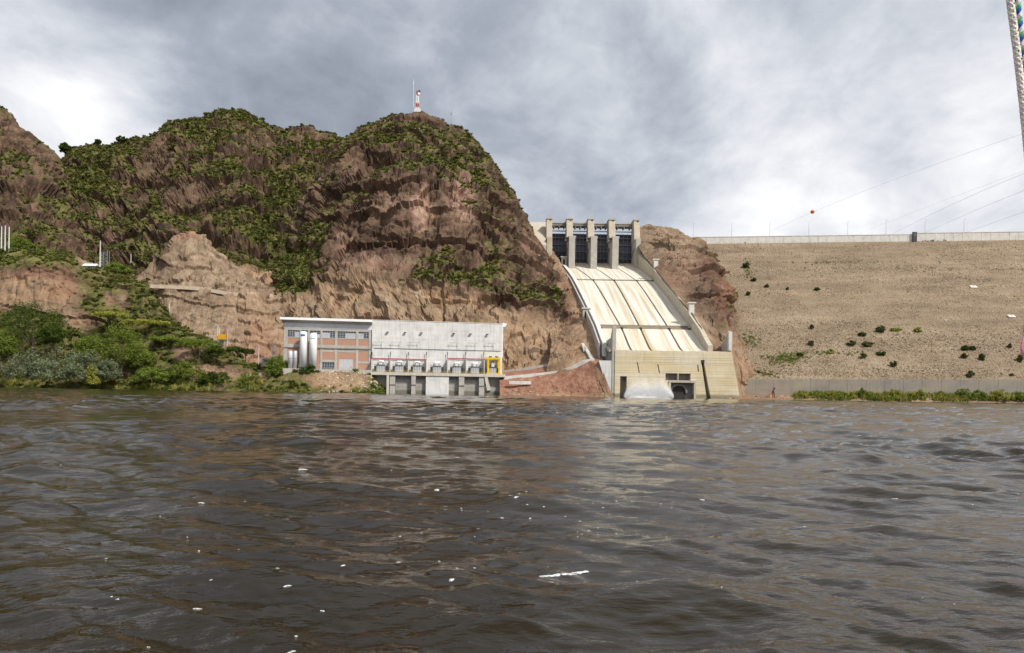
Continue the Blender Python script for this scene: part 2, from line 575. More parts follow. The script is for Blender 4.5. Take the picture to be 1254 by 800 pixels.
def terrain(name, rows, nu, nv, big, col, strat, fine, seed, soil=None, veg=None, pale=None, red=None, dull=None, vegbase=0.0, slopew=1.0,
            bush=0.012, bsize=(1.6, 4.6), smooth=3, mask=None, label=None, reg=0.0):
    V0 = loft(rows, nu, nv, smooth)
    sm = soil(V0) if soil else np.zeros(V0.shape[:2])
    V = craggy(V0, big, col, strat, fine, seed, mask(V0) if mask is not None else None, sm)
    N = normals(V)
    N = N * np.sign(np.mean(N[..., 2]) + 1e-9)
    nz = N[..., 2]
    patch = fbm(V.astype(np.float32) / 46.0, 5, seed + 51, 0.62)
    vg = vegbase + slopew * (nz - 0.5) + 0.85 * patch + (blobs(V0, veg) if veg else 0)
    vg = vg - 0.9 * np.clip(sm, 0, 1)
    vg = np.clip(vg, 0, 1)
    Sn = np.clip(sm + 0.35 * fbm(V.astype(np.float32) / 14.0, 3, seed + 61) * (sm > 0.04), 0, 1)
    pl = np.clip((blobs(V0, pale) if pale else 0) + 0.55 * fbm(V.astype(np.float32) * np.array([1 / 26, 1 / 26, 1 / 50], np.float32), 4, seed + 71) - 0.12, 0, 1)
    rd = np.clip(red(V0) if red else np.zeros(V0.shape[:2]), 0, 1)
    me = grid_mesh(name, V, smooth=False, attrs={'veg': vg, 'soil': Sn, 'pale': pl, 'red': rd, 'dull': np.clip(dull(V0) if dull else 0 * rd, 0, 1)})
    o = link(name, me, M['terrain'])
    tag(o, label, None, None, 'structure')
    if bush:
        scatter(V, sstep(0.3, 0.75, vg), bush, bsize[0], bsize[1], RNG)
    return V


def below(line, soft):
    """mask of what lies below a photo line, softly"""
    xs, ys = zip(*line)

    def f(V):
        px, py = proj(V)
        return sstep(-soft, soft, py - np.interp(px, xs, ys))
    return f


def calm_crest(row, lo=0.35, drop=30):
    """less relief near the skyline, whose outline is set by the crest row"""
    xs, ys = [q[0] for q in row], [q[1] for q in row]

    def f(V):
        px, py = proj(V)
        return lo + (1 - lo) * sstep(2, drop, py - np.interp(px, xs, ys))
    return f


# main crag above the powerhouse
crag_rows = [
    [(325, 470, 476), (400, 470, 484), (520, 468, 486), (615, 462, 476), (680, 446, 478), (716, 440, 486), (732, 430, 520), (738, 400, 590)],
    [(330, 420, 494), (400, 410, 498), (520, 410, 500), (615, 420, 492), (675, 415, 500), (705, 412, 520), (715, 400, 560), (722, 380, 610)],
    [(325, 375, 540), (352, 372, 516), (400, 350, 516), (440, 336, 512), (480, 342, 512), (520, 350, 512), (560, 358, 514), (600, 370, 516), (650, 385, 520), (690, 405, 532), (698, 400, 580), (690, 380, 640)],
    [(330, 352, 590), (365, 335, 560), (400, 318, 548), (440, 305, 540), (500, 312, 532), (540, 318, 530), (600, 330, 535), (650, 352, 540), (688, 385, 556), (692, 380, 610), (690, 375, 660)],
    [(352, 300, 640), (385, 262, 612), (420, 238, 592), (460, 232, 582), (500, 226, 576), (540, 226, 580), (600, 240, 588), (640, 272, 598), (668, 318, 600), (680, 352, 606), (684, 352, 680)],
    [(375, 245, 700), (405, 205, 668), (440, 180, 654), (500, 174, 646), (550, 184, 650), (592, 206, 654), (626, 240, 656), (650, 278, 656), (668, 318, 660), (674, 320, 710)],
    [(392, 215, 760), (414, 178, 730), (432, 163, 716), (460, 150, 704), (488, 140, 694), (520, 139, 692), (550, 156, 692), (577, 168, 692), (602, 196, 692), (622, 222, 692), (644, 264, 690), (658, 292, 690), (664, 305, 730)],
    [(400, 240, 920), (460, 190, 870), (505, 180, 860), (560, 200, 860), (600, 240, 860), (640, 300, 850), (660, 320, 860)],
    [(400, 300, 990), (500, 260, 960), (600, 300, 960), (655, 350, 960)],
]
cut_line = [(300, 352), (345, 366), (385, 356), (410, 346), (440, 334), (465, 343), (500, 349), (540, 353), (575, 364), (610, 373), (650, 388), (685, 402), (698, 385), (705, 350), (730, 330)]
cut_c = below(cut_line, 7)
V_crag = terrain('hill', crag_rows, 460, 330, 12, 6.0, 3.2, 1.7, 5, soil=cut_c,
                 veg=[(360, 330, 26, 34, 0.65), (385, 290, 22, 30, 0.4), (372, 352, 26, 9, 0.7), (480, 165, 60, 22, 0.38), (545, 195, 40, 26, 0.42), (430, 180, 30, 26, 0.3),
                      (566, 340, 42, 16, 0.45), (645, 368, 26, 16, 0.6), (470, 345, 16, 7, 0.5), (600, 280, 26, 34, 0.2), (440, 300, 30, 12, 0.25),
                      (520, 345, 10, 8, 0.5), (670, 375, 14, 14, 0.6), (520, 374, 60, 3, 1.25), (440, 372, 24, 3, 1.2), (585, 392, 14, 8, 1.2), (640, 436, 50, 3, 1.1), (660, 408, 20, 3, 1.0), (420, 392, 20, 3, 1.0), (480, 280, 40, 34, -0.5), (450, 320, 50, 18, -0.5), (640, 300, 30, 40, -0.15)],
                 pale=[(517, 262, 12, 28, 1.3), (565, 248, 13, 28, 1.3), (420, 292, 10, 18, 0.6), (655, 330, 6, 26, 0.6), (560, 275, 22, 18, 0.5), (497, 212, 9, 18, 0.5), (478, 250, 14, 40, 0.55), (500, 330, 60, 14, 0.4),
                       (395, 235, 12, 20, 0.35), (640, 310, 10, 30, 0.4), (440, 330, 30, 10, 0.5), (600, 340, 40, 14, 0.3)],
                 mask=calm_crest(crag_rows[6], 0.5), dull=lambda V: 0.25 + 0.6 * fbm(V.astype(np.float32) / 16.0, 4, 83) + blobs(V, [(400, 395, 36, 16, 0.5), (560, 382, 60, 8, 0.5), (682, 420, 16, 22, 0.6), (470, 372, 30, 8, 0.6), (655, 408, 24, 12, -0.3)]), vegbase=0.14, slopew=1.0, bush=0.26, bsize=(0.5, 2.5), label='rugged dark rock crag with green scrub above the powerhouse')

# middle mountain
mid_rows = [
    [(60, 352, 600), (180, 356, 596), (230, 340, 590), (300, 345, 590), (350, 360, 574), (400, 352, 610), (430, 335, 700)],
    [(62, 300, 690), (140, 292, 672), (200, 275, 660), (260, 270, 655), (320, 290, 648), (365, 300, 640), (400, 270, 690), (440, 250, 760)],
    [(66, 245, 770), (140, 238, 750), (210, 217, 738), (280, 206, 728), (340, 226, 730), (390, 222, 735), (430, 215, 770), (455, 210, 800)],
    [(66, 208, 850), (85, 188, 862), (100, 182, 868), (120, 179, 868), (135, 179, 866), (160, 172, 866), (185, 166, 864), (200, 158, 862), (225, 147, 862), (250, 140, 860), (285, 135, 860),
     (305, 140, 860), (330, 152, 864), (350, 156, 866), (370, 154, 866), (400, 162, 866), (425, 167, 860), (455, 185, 880)],
    [(66, 250, 1010), (130, 225, 1020), (200, 205, 1020), (285, 190, 1020), (370, 205, 1020), (450, 240, 1020)],
    [(66, 330, 1150), (285, 300, 1160), (450, 320, 1160)],
]
V_mid = terrain('hill', mid_rows, 380, 220, 15, 8, 3.6, 2.0, 105,
                soil=lambda V: np.clip(blobs(V, [(305, 338, 30, 14, 1.2), (275, 345, 20, 12, 0.8), (330, 348, 16, 9, 0.8)]), 0, 1),
                veg=[(345, 270, 40, 50, 0.35), (360, 330, 18, 30, 0.5), (130, 205, 40, 20, 0.35), (120, 240, 26, 40, 0.25), (230, 160, 40, 14, 0.25), (260, 270, 60, 14, 0.4), (150, 290, 40, 20, 0.35),
                     (300, 225, 60, 20, 0.15), (330, 180, 30, 16, -0.25), (200, 215, 20, 22, -0.25)],
                pale=[(125, 320, 8, 10, 0.4), (205, 215, 6, 16, 0.35), (290, 140, 22, 6, 0.5), (340, 160, 14, 5, 0.4), (290, 200, 10, 24, 0.2)],
                mask=calm_crest(mid_rows[3]), vegbase=0.37, slopew=1.0, bush=0.21, bsize=(0.6, 2.9), label='green and brown mountain with a pointed summit behind the cut slope')

# left ridge
left_rows = [
    [(-420, 345, 560), (-100, 340, 570), (0, 335, 575), (60, 340, 585), (120, 352, 610), (150, 345, 660)],
    [(-420, 260, 640), (-100, 260, 640), (0, 262, 640), (50, 270, 645), (95, 300, 665), (135, 310, 720)],
    [(-420, 180, 720), (-100, 170, 712), (0, 180, 700), (40, 205, 704), (84, 250, 722), (120, 285, 760)],
    [(-420, 110, 790), (-150, 100, 780), (-60, 116, 772), (0, 130, 766), (17, 137, 764), (22, 150, 764), (36, 158, 764), (47, 171, 764), (62, 180, 766), (72, 196, 768), (92, 226, 775), (112, 265, 800)],
    [(-420, 200, 930), (-60, 190, 920), (20, 200, 920), (70, 250, 900), (100, 290, 880)],
    [(-420, 300, 1050), (20, 300, 1050), (95, 330, 1000)],
]
V_left = terrain('hill', left_rows, 240, 170, 12, 8, 3.2, 1.8, 205, veg=[(30, 200, 30, 24, 0.2), (95, 235, 24, 30, 0.4), (60, 165, 20, 10, 0.15), (20, 290, 60, 14, 0.3), (30, 160, 20, 12, -0.3)],
                 pale=[(20, 205, 10, 10, 0.45), (40, 200, 5, 10, 0.4), (108, 280, 8, 12, 0.3)], mask=calm_crest(left_rows[3]), vegbase=0.24, slopew=1.0, bush=0.16, bsize=(0.6, 2.9), label='steep dark rocky ridge at the far left')

# big brown cut slope with a service path across it
cut_rows = [
    [(178, 458, 520), (205, 458, 486), (230, 456, 476), (260, 452, 474), (310, 446, 474), (350, 458, 474), (385, 458, 486)],
    [(176, 405, 540), (205, 405, 505), (260, 405, 500), (310, 400, 502), (350, 405, 506), (380, 405, 516)],
    [(168, 348, 548), (188, 349, 526), (210, 351, 522), (260, 354, 522), (310, 359, 524), (345, 362, 528), (376, 364, 540)],
    [(168, 347, 552), (188, 348, 532), (210, 350, 528), (260, 352.5, 528), (310, 357.5, 530), (345, 360, 534), (376, 362, 546)],
    [(170, 344, 566), (184, 330, 550), (206, 306, 552), (214, 289, 556), (222, 285, 556), (233, 283, 556), (250, 289, 558), (264, 308, 558), (292, 332, 560), (322, 348, 562), (345, 356, 566), (376, 360, 572)],
    [(165, 345, 640), (233, 305, 640), (320, 350, 640), (380, 362, 660)],
]
V_cut = terrain('hill', cut_rows, 260, 190, 7, 5.0, 2.4, 1.3, 305, dull=lambda V: 0.95 - blobs(V, [(325, 420, 40, 40, 0.8), (225, 425, 26, 18, 0.5), (300, 370, 30, 14, 0.4), (235, 285, 14, 6, 0.5)]), soil=lambda V: np.clip(1.0 - blobs(V, [(200, 320, 14, 22, 0.7), (330, 352, 14, 6, 0.5), (165, 345, 12, 8, 0.6)]), 0, 1),
                veg=[(200, 318, 10, 22, 0.9), (190, 336, 14, 8, 0.5), (330, 352, 20, 4, 0.8), (262, 310, 5, 10, 0.4)], pale=None,
                red=lambda V: blobs(V, [(225, 288, 18, 6, 0.7), (320, 420, 30, 30, 0.30), (310, 440, 30, 14, 0.25)]),
                vegbase=-0.25, slopew=0.3, bush=0.02, bsize=(0.8, 2.0), label='steep brown earth cut slope left of the powerhouse')


def foot(pts, z=-1.5):
    """the waterline row: points at photo column px and distance Y, just under the river surface"""
    return [Vector((at(px, py, Y).x, Y, z)) for px, py, Y in pts]


# near left bank up to the tan cliff
bank_rows = [
    foot([(-520, 482, 470), (-200, 478, 470), (0, 474.5, 470), (100, 475.5, 450), (180, 477, 440), (260, 479.5, 428), (330, 481.5, 416), (350, 481.5, 411), (420, 483, 412), (452, 484.5, 418), (472, 486.5, 428)]),
    [(-520, 470, 480), (-200, 468, 480), (0, 466, 480), (100, 467, 460), (180, 470, 450), (260, 472, 436), (330, 473, 421), (350, 474, 416), (420, 474, 417), (452, 478, 422), (473, 486, 430)],
    [(-520, 440, 490), (-200, 438, 490), (0, 430, 492), (60, 430, 488), (110, 430, 482), (160, 436, 474), (220, 446, 462), (270, 456, 448), (330, 456, 432), (350, 454.5, 426), (385, 456, 425), (440, 456, 426), (455, 462, 427), (474, 486, 434)],
    [(-520, 395, 510), (-200, 395, 508), (0, 388, 506), (50, 386, 505), (85, 394, 503), (120, 400, 502), (160, 396, 500), (200, 414, 484), (262, 442, 466), (330, 452, 452), (370, 451.5, 450), (450, 454, 446), (474, 480, 446)],
    [(-520, 325, 522), (-200, 325, 520), (0, 331, 515), (40, 323, 513), (70, 328, 512), (84, 343, 514), (110, 350, 518), (150, 352, 518), (178, 360, 514), (208, 394, 496), (262, 432, 478), (330, 450, 466), (370, 451, 462), (450, 454, 462), (474, 476, 460)],
    [(-520, 305, 575), (-200, 300, 575), (0, 298, 572), (50, 301, 574), (90, 312, 574), (120, 324, 570), (155, 338, 562), (182, 350, 548), (212, 396, 512), (268, 434, 496), (340, 454, 478), (450, 456, 476), (474, 476, 474)],
    [(-520, 310, 660), (0, 330, 660), (90, 345, 650), (180, 380, 620), (230, 420, 560), (290, 440, 540), (345, 458, 490), (450, 460, 486), (474, 478, 480)],
]
def bank_soil(V):
    px, py = proj(V)
    return np.clip(blobs(V, [(40, 348, 42, 13, 1.6), (15, 365, 40, 14, 1.4), (62, 370, 26, 12, 1.2), (92, 392, 16, 10, 1.1), (150, 366, 9, 9, 0.75), (132, 366, 5, 10, 0.7), (222, 428, 10, 5, 0.6), (250, 454, 34, 6, 0.9), (310, 462, 40, 7, 1.0),
                             (415, 466, 36, 12, 1.6), (112, 318, 17, 11, 1.3), (225, 438, 10, 5, 0.7), (70, 318, 14, 4, 0.3)]), 0, 1)


V_bank = terrain('hill', bank_rows, 360, 190, 4.0, 3.0, 2.0, 0.9, 405, soil=bank_soil, dull=lambda V: blobs(V, [(60, 380, 50, 12, 0.7), (150, 366, 14, 12, 0.8), (20, 356, 20, 6, 0.3), (112, 318, 18, 12, 1.2)]),
                 veg=None, pale=[(20, 352, 20, 6, 0.8), (115, 320, 14, 10, 0.9)], red=lambda V: blobs(V, [(45, 335, 36, 7, 0.5), (252, 458, 30, 6, 0.35), (78, 352, 12, 14, 0.35)]),
                 vegbase=0.66, slopew=0.2, bush=0.085, bsize=(1.1, 3.4), mask=lambda V: (sstep(0.5, 9, V[..., 2]) * 0.95 + 0.05) * (1 - 0.8 * sstep(335, 350, proj(V)[0])), label='overgrown river bank with a tan earth cliff at left')

# brown rock ridge between the spillway and the dam
nose_rows = [
    [(903, 492, 431), (907, 492, 430.5), (910, 492, 432), (914, 492, 436)],
    [(901, 470, 434), (905, 470, 434), (909, 473, 437), (914, 480, 443)],
    [(866, 423.5, 441), (884, 425, 441), (897, 434, 439.5), (901, 441, 439), (908, 452, 442), (917, 465, 448)],
    [(860, 403, 448), (868, 414, 448), (880, 421, 448), (893, 424, 448), (908, 438, 451), (930, 458, 456)],
    [(848, 385, 470), (852, 388, 470), (865, 399, 470), (880, 401, 470), (893, 408, 471), (914, 428, 478)],
    [(832, 366, 500), (839, 372, 500), (856, 378, 500), (876, 380, 499), (893, 387, 500), (906, 408, 510)],
    [(818, 349, 540), (840, 345, 536), (865, 347, 532), (886, 358, 532), (899, 374, 536), (910, 402, 556)],
    [(803, 330, 590), (830, 316, 588), (855, 317, 584), (874, 330, 582), (890, 350, 586), (905, 375, 606)],
    [(789, 314, 640), (812, 297, 640), (838, 294, 636), (860, 300, 636), (876, 318, 640), (892, 345, 654)],
    [(773, 288, 690), (779, 283, 690), (795, 279, 690), (820, 281, 688), (842, 288, 686), (858, 300, 688), (872, 320, 696)],
    [(774, 278, 720), (795, 278, 720), (825, 283, 720), (850, 294, 720), (872, 320, 730)],
    [(770, 330, 800), (820, 330, 800), (872, 340, 800)],
]
V_nose = terrain('hill', nose_rows, 190, 250, 5, 4.0, 3.4, 1.0, 505, dull=lambda V: 0.75 - 0.7 * sstep(395, 430, proj(V)[1]),
                 soil=lambda V: np.clip(0.85 - blobs(V, [(885, 360, 18, 46, 1.1), (868, 320, 12, 22, 1.0), (850, 370, 16, 16, 0.5)]) - 0.25 * sstep(300, 340, proj(V)[1]) * sstep(400, 370, proj(V)[1]), 0, 1),
                 veg=[(872, 318, 6, 16, 0.5), (892, 362, 7, 26, 0.5), (862, 372, 12, 12, 0.45), (880, 402, 14, 8, 0.7), (905, 424, 12, 8, 0.8), (888, 380, 10, 12, 0.3)],
                 red=lambda V: blobs(V, [(890, 362, 14, 24, 0.5), (830, 330, 40, 20, 0.22), (820, 345, 20, 14, 0.2)]), pale=None, vegbase=-0.15, slopew=0.2, bush=0.03, bsize=(1.0, 3.0),
                 mask=lambda V: 0.12 + 0.88 * sstep(0, 14, V[..., 0] - 121) * sstep(428, 460, V[..., 1]), label='brown excavated rock ridge between spillway chute and dam')

# slope left of the chute
flank_rows = [
    [(672, 474, 440), (690, 472, 438), (720, 470, 437), (736, 470, 436)],
    [(668, 456, 446), (692, 449, 442), (718, 444, 440), (738, 443, 438)],
    [(672, 442, 456), (695, 434, 452), (715, 431, 450), (736, 430, 448)],
    [(676, 420, 486), (697, 412, 480), (714, 404, 478), (731, 399, 478)],
    [(670, 390, 535), (690, 384, 530), (703, 378, 528), (716, 371, 528)],
    [(664, 362, 594), (680, 352, 590), (692, 348, 589), (700, 345, 588)],
    [(658, 340, 650), (676, 328, 646), (686, 326, 643), (690, 328, 642)],
    [(652, 306, 694), (662, 300, 690), (670, 300, 686), (676, 304, 684)],
    [(650, 290, 730), (658, 285, 728), (668, 286, 728), (674, 286, 728)],
    [(650, 330, 800), (674, 330, 800)],
]
V_flank = terrain('hill', flank_rows, 110, 220, 2.5, 3.0, 2.2, 0.9, 605, soil=lambda V: np.clip(0.9 - blobs(V, [(695, 385, 7, 30, 0.9), (690, 340, 5, 8, 0.4)]), 0, 1),
                  veg=[(680, 337, 5, 3, 1.2), (688, 390, 8, 14, 0.6), (694, 420, 5, 5, 0.6)], vegbase=-0.25, slopew=0.3, bush=0.02, bsize=(0.9, 2.4),
                  mask=lambda V: 0.15 + 0.85 * sstep(0, 12, 48 + (690 - V[..., 1]) * 0.035 - V[..., 0]) * sstep(436, 470, V[..., 1]),
                  red=lambda V: blobs(V, [(696, 365, 6, 24, 0.5)]), label='rocky slope beside the left wall of the chute')

# red earth mound and shore between powerhouse and spillway
mound_rows = [
    foot([(608, 489, 420), (650, 489, 421), (690, 489, 423), (745, 489, 426)]),
    [(612, 485, 430), (650, 485, 428), (690, 484, 427), (752, 486, 428.5)],
    [(612, 474, 440), (650, 473, 436), (690, 470, 432), (715, 468, 430), (746, 476, 429.8)],
    [(612, 464, 447), (650, 462, 445), (682, 458, 441), (708, 452, 436), (724, 442.5, 434), (738, 452, 431)],
    [(612, 459.5, 458), (650, 456, 456), (684, 452, 450), (708, 447, 442), (722, 440.5, 438), (738, 441, 435)],
    [(612, 456.5, 470), (650, 452, 468), (684, 447, 462), (708, 442, 454), (722, 438, 448), (740, 437, 446)],
    [(612, 460, 490), (684, 455, 485), (740, 450, 470)],
]
V_mound = terrain('hill', mound_rows, 130, 90, 1.6, 1.2, 0.6, 0.5, 705, soil=lambda V: np.ones(V.shape[:2]) * 0.95,
                  red=lambda V: np.clip(0.85 - 0.8 * sstep(722, 740, proj(V)[0]) - 0.5 * sstep(476, 486, proj(V)[1]), 0, 1), veg=[(712, 452, 10, 5, 0.9)], vegbase=-0.4, slopew=0.2, bush=0.05, bsize=(0.7, 1.5),
                  mask=lambda V: 0.25 + 0.75 * sstep(6, 14, 15 - np.abs(V[..., 2] - 6)), label='reddish earth mound on the shore between powerhouse and spillway')

# ------------------------------------------------------------------ river
def water_material():
    m, t = material('river_water')
    p = geo_pos(t)
    dist = t.n('ShaderNodeCameraData').outputs['View Distance']
    b1 = t.noise(t.scaled(p, (0.55, 1.0, 1)), 3.2, 5, 0.6, 0.6)
    b2 = t.noise(t.scaled(p, (0.35, 1.0, 1)), 0.55, 6, 0.62, 0.5)
    h = t.math('ADD', t.math('MULTIPLY', b1, 0.034), t.math('MULTIPLY', b2, 0.12))
    n = t.n('ShaderNodeBump', {'Height': h, 'Distance': 1.0, 'Strength': 0.75}).outputs[0]
    silt = t.ramp(t.noise(p, 0.05, 4, 0.6), [(0.3, (0.0115, 0.0074, 0.0013)), (0.7, (0.0190, 0.0124, 0.0026))])
    b = t.n('ShaderNodeBsdfPrincipled', {'Base Color': silt, 'Roughness': 0.05, 'IOR': 1.34, 'Specular IOR Level': 0.5, 'Normal': n})
    t.nt.links.new(b.outputs[0], t.n('ShaderNodeOutputMaterial').inputs[0])
    return m


def wave_height(x, y, cell):
    """sum of many small waves with long crests across the view; each fades out where the mesh is too coarse for it"""
    rng = np.random.default_rng(11)
    P = np.stack([x / 9.0, y / 9.0, np.zeros_like(x)], -1).astype(np.float32)
    wx = x + 0.9 * vnoise(P, 1) + 0.25 * vnoise(P * 3.7, 2)
    wy = y + 0.9 * vnoise(P + 31, 3) + 0.25 * vnoise(P * 3.7 + 9, 4)
    h = np.zeros_like(x)
    for L in np.geomspace(0.16, 9.0, 64):
        th = rng.normal(0.18, 0.55)
        k = 2 * math.pi / L
        a = 0.0172 * L ** 0.95 if L < 1.2 else 0.0195 * L ** 0.52
        ph = rng.random() * 6.283
        s = np.sin(k * (wx * math.sin(th) + wy * math.cos(th)) + ph)
        h += a * (s - 0.30 * (1 - s * s)) * sstep(0.20, 0.42, L * 0.12 / cell)
    mod = 0.75 + 0.5 * vnoise(P * 0.35, 5)
    return h * mod


def build_water():
    ys = np.geomspace(1.6, 1500, 900)
    ys = np.r_[np.linspace(-40, 1.2, 12), ys]
    us = np.linspace(-1.2, 1.2, 620)
    hw = np.abs(ys) * 1.0 + 3.0
    X = us[None, :] * hw[:, None]
    Y = np.broadcast_to(ys[:, None], X.shape)
    cell = np.maximum(np.gradient(ys)[:, None], (hw * 2.4 / 620)[:, None]) * np.ones_like(X)
    Z = wave_height(X, Y.copy(), cell)
    keep = ys < 520
    V = np.stack([X, Y, Z], -1)[keep]
    o = link('water', grid_mesh('water', V), water_material())
    tag(o, 'dark brown choppy river filling the foreground', None, None, 'structure')
    # bed and far ground: one sheet under everything
    g = MB().add([(-6000, -3000, -3), (6000, -3000, -3), (6000, 9000, -3), (-6000, 9000, -3)], [(0, 1, 2, 3)]).build('ground', simple('ground_earth', (0.2, 0.16, 0.11), 0.95, 0.3, 0.02))
    tag(g, 'bare ground under the river and the hills', None, None, 'structure')


build_water()

# ------------------------------------------------------------------ the rockfill dam and its crest
def dam_material():
    m, t = material('dam_rockfill')
    p = geo_pos(t)
    v = t.n('ShaderNodeTexVoronoi', {'Vector': p, 'Scale': 1.3}, feature='F1')
    cell = t.n('ShaderNodeSeparateColor', {0: v.outputs['Color']}).outputs[0]
    big = t.noise(t.scaled(p, (0.5, 1, 1.6)), 0.06, 7, 0.62, 0.3)
    c = t.ramp(big, [(0.30, (0.205, 0.148, 0.098)), (0.5, (0.30, 0.226, 0.152)), (0.70, (0.385, 0.30, 0.208))])
    c = t.mix(t.math('MULTIPLY', t.math('SUBTRACT', cell, 0.6), 1.3, clamp=True), c, (0.43, 0.355, 0.26))
    c = t.mix(t.ramp(cell, [(0.0, 0.5), (0.3, 0)]), c, (0.135, 0.105, 0.075))
    zz = t.n('ShaderNodeSeparateXYZ', {0: p}).outputs[2]
    bands = t.noise(t.n('ShaderNodeCombineXYZ', {0: t.math('MULTIPLY', t.n('ShaderNodeSeparateXYZ', {0: p}).outputs[0], 0.008), 2: t.math('MULTIPLY', zz, 0.16)}).outputs[0], 1.0, 5, 0.7)
    c = t.mix(t.ramp(bands, [(0.44, 0), (0.64, 0.5)]), c, (0.205, 0.15, 0.10))
    gr = t.noise(t.scaled(p, (0.6, 1, 2.2)), 0.09, 6, 0.65)
    low = t.ramp(zz, [(0.0, 1.0), (1.0, 1.0)])
    c = t.mix(t.ramp(gr, [(0.60, 0), (0.75, 0.5)]), c, (0.20, 0.19, 0.085))
    finish(t, c, 0.95, v.outputs['Distance'], 0.9, 0.9, 0.15)
    return m


M['dam'] = dam_material()
CR_L, CR_R = at(845, 289, 660), at(1254, 283.5, 622)           # crest of the wave wall
CR_DIR = (CR_R - CR_L).normalized()
CREST_Z = CR_L.z
TOE_L, TOE_R = at(905, 464, 450), at(1254, 464, 440)


def dam_point(px, py):
    """point of the dam's face seen at a photo pixel"""
    a = CR_L.copy(); a.z -= 7.0
    n = (CR_R - CR_L).cross(TOE_L - a)
    o, d = Vector((0, 0, CAMZ)), at(px, py, 1.0) - Vector((0, 0, CAMZ))
    return o + d * ((a - o).dot(n) / d.dot(n))


V_dam = None


def on_dam(px, py):
    """the actual rockfill surface nearest to what a photo pixel shows"""
    x, y = proj(V_dam)
    i = int(np.argmin((x - px) ** 2 + (y - py) ** 2))
    return at(px, py, V_dam.reshape(-1, 3)[i][1])


def build_dam():
    dam = empty('embankment_dam', (CR_L.x, CR_L.y, 0), 'high rockfill dam with a concrete wave wall along its crest', 'dam')
    inv = -Vector(dam.location)
    ext = 620.0
    L, Rr = CR_L - CR_DIR * 34, CR_L + CR_DIR * ((CR_R - CR_L).length + ext)
    nu, nv = 420, 210
    tl = TOE_L + (TOE_L - TOE_R).normalized() * 6
    tr = TOE_L + (TOE_R - TOE_L).normalized() * ((TOE_R - TOE_L).length + ext * 0.8)
    u = np.linspace(0, 1, nu)[None, :, None]
    v = np.linspace(0, 1, nv)[:, None, None]
    top = np.array(L)[None, None] * (1 - u) + np.array(Rr)[None, None] * u
    top[..., 2] = CREST_Z - 7.2
    bot = np.array(tl)[None, None] * (1 - u) + np.array(tr)[None, None] * u
    bot = bot - 0.016 * (top - bot)
    V = bot * (1 - v) + top * v
    n = np.array([0, -0.55, 0.83])
    Pn = V.astype(np.float32)
    # placed in courses: faint berms, hollows and lumps
    st = fbm(np.stack([Pn[..., 0] / 120, Pn[..., 2] / 5.5, Pn[..., 2] * 0], -1), 4, 801, 0.6)
    d = 0.9 * st + 0.8 * fbm(Pn / 9.0, 4, 803, 0.6) + 1.6 * fbm(Pn / 60, 3, 807)
    edge = np.minimum(1, np.minimum(v[..., 0], 1 - v[..., 0]) * 14)
    V = V + n * (d * edge)[..., None]
    global V_dam
    V_dam = V.copy()
    face = link('rockfill_face', grid_mesh('rockfill_face', V + np.array(inv)), M['dam'], dam)
    # crest road behind the wall and the upstream side
    a, b = L - dam.location, Rr - dam.location
    MB().add([(a.x, a.y, CREST_Z - 7.1), (b.x, b.y, CREST_Z - 7.1), (b.x, b.y + 14, CREST_Z - 7.1), (a.x, a.y + 14, CREST_Z - 7.1), (a.x, a.y + 160, 0), (b.x, b.y + 160, 0)],
             [(0, 1, 2, 3), (3, 2, 5, 4)]).build('crest', M['conc'], dam)
    # wave wall panels, about ten pixels each
    plen = 7.6
    npan = int((CR_R - CR_L).length / plen) + 12
    ang = math.atan2(CR_DIR.y, CR_DIR.x)
    booth_at = at(1119, 290, 632).x
    me = MB().box((0.04, 0, -8.6), (plen - 0.04, 0.7, 0)).box((0.0, -0.25, -0.55), (plen, 0.0, -0.1)).box((-0.22, -0.16, -8.6), (0.22, 0.05, 0.0)).mesh('wall_panel')
    me.materials.append(M['conc_clean'])
    for i in range(-4, npan):
        p = CR_L + CR_DIR * (i * plen) - dam.location
        o = link('wall_panel', me, None, dam)
        zoff = 0.0 if p.x + dam.location.x > booth_at else -1.1
        o.location = (p.x, p.y - 0.6, CREST_Z + zoff)
        o.rotation_euler = (0, 0, ang)
    return dam


DAM = build_dam()


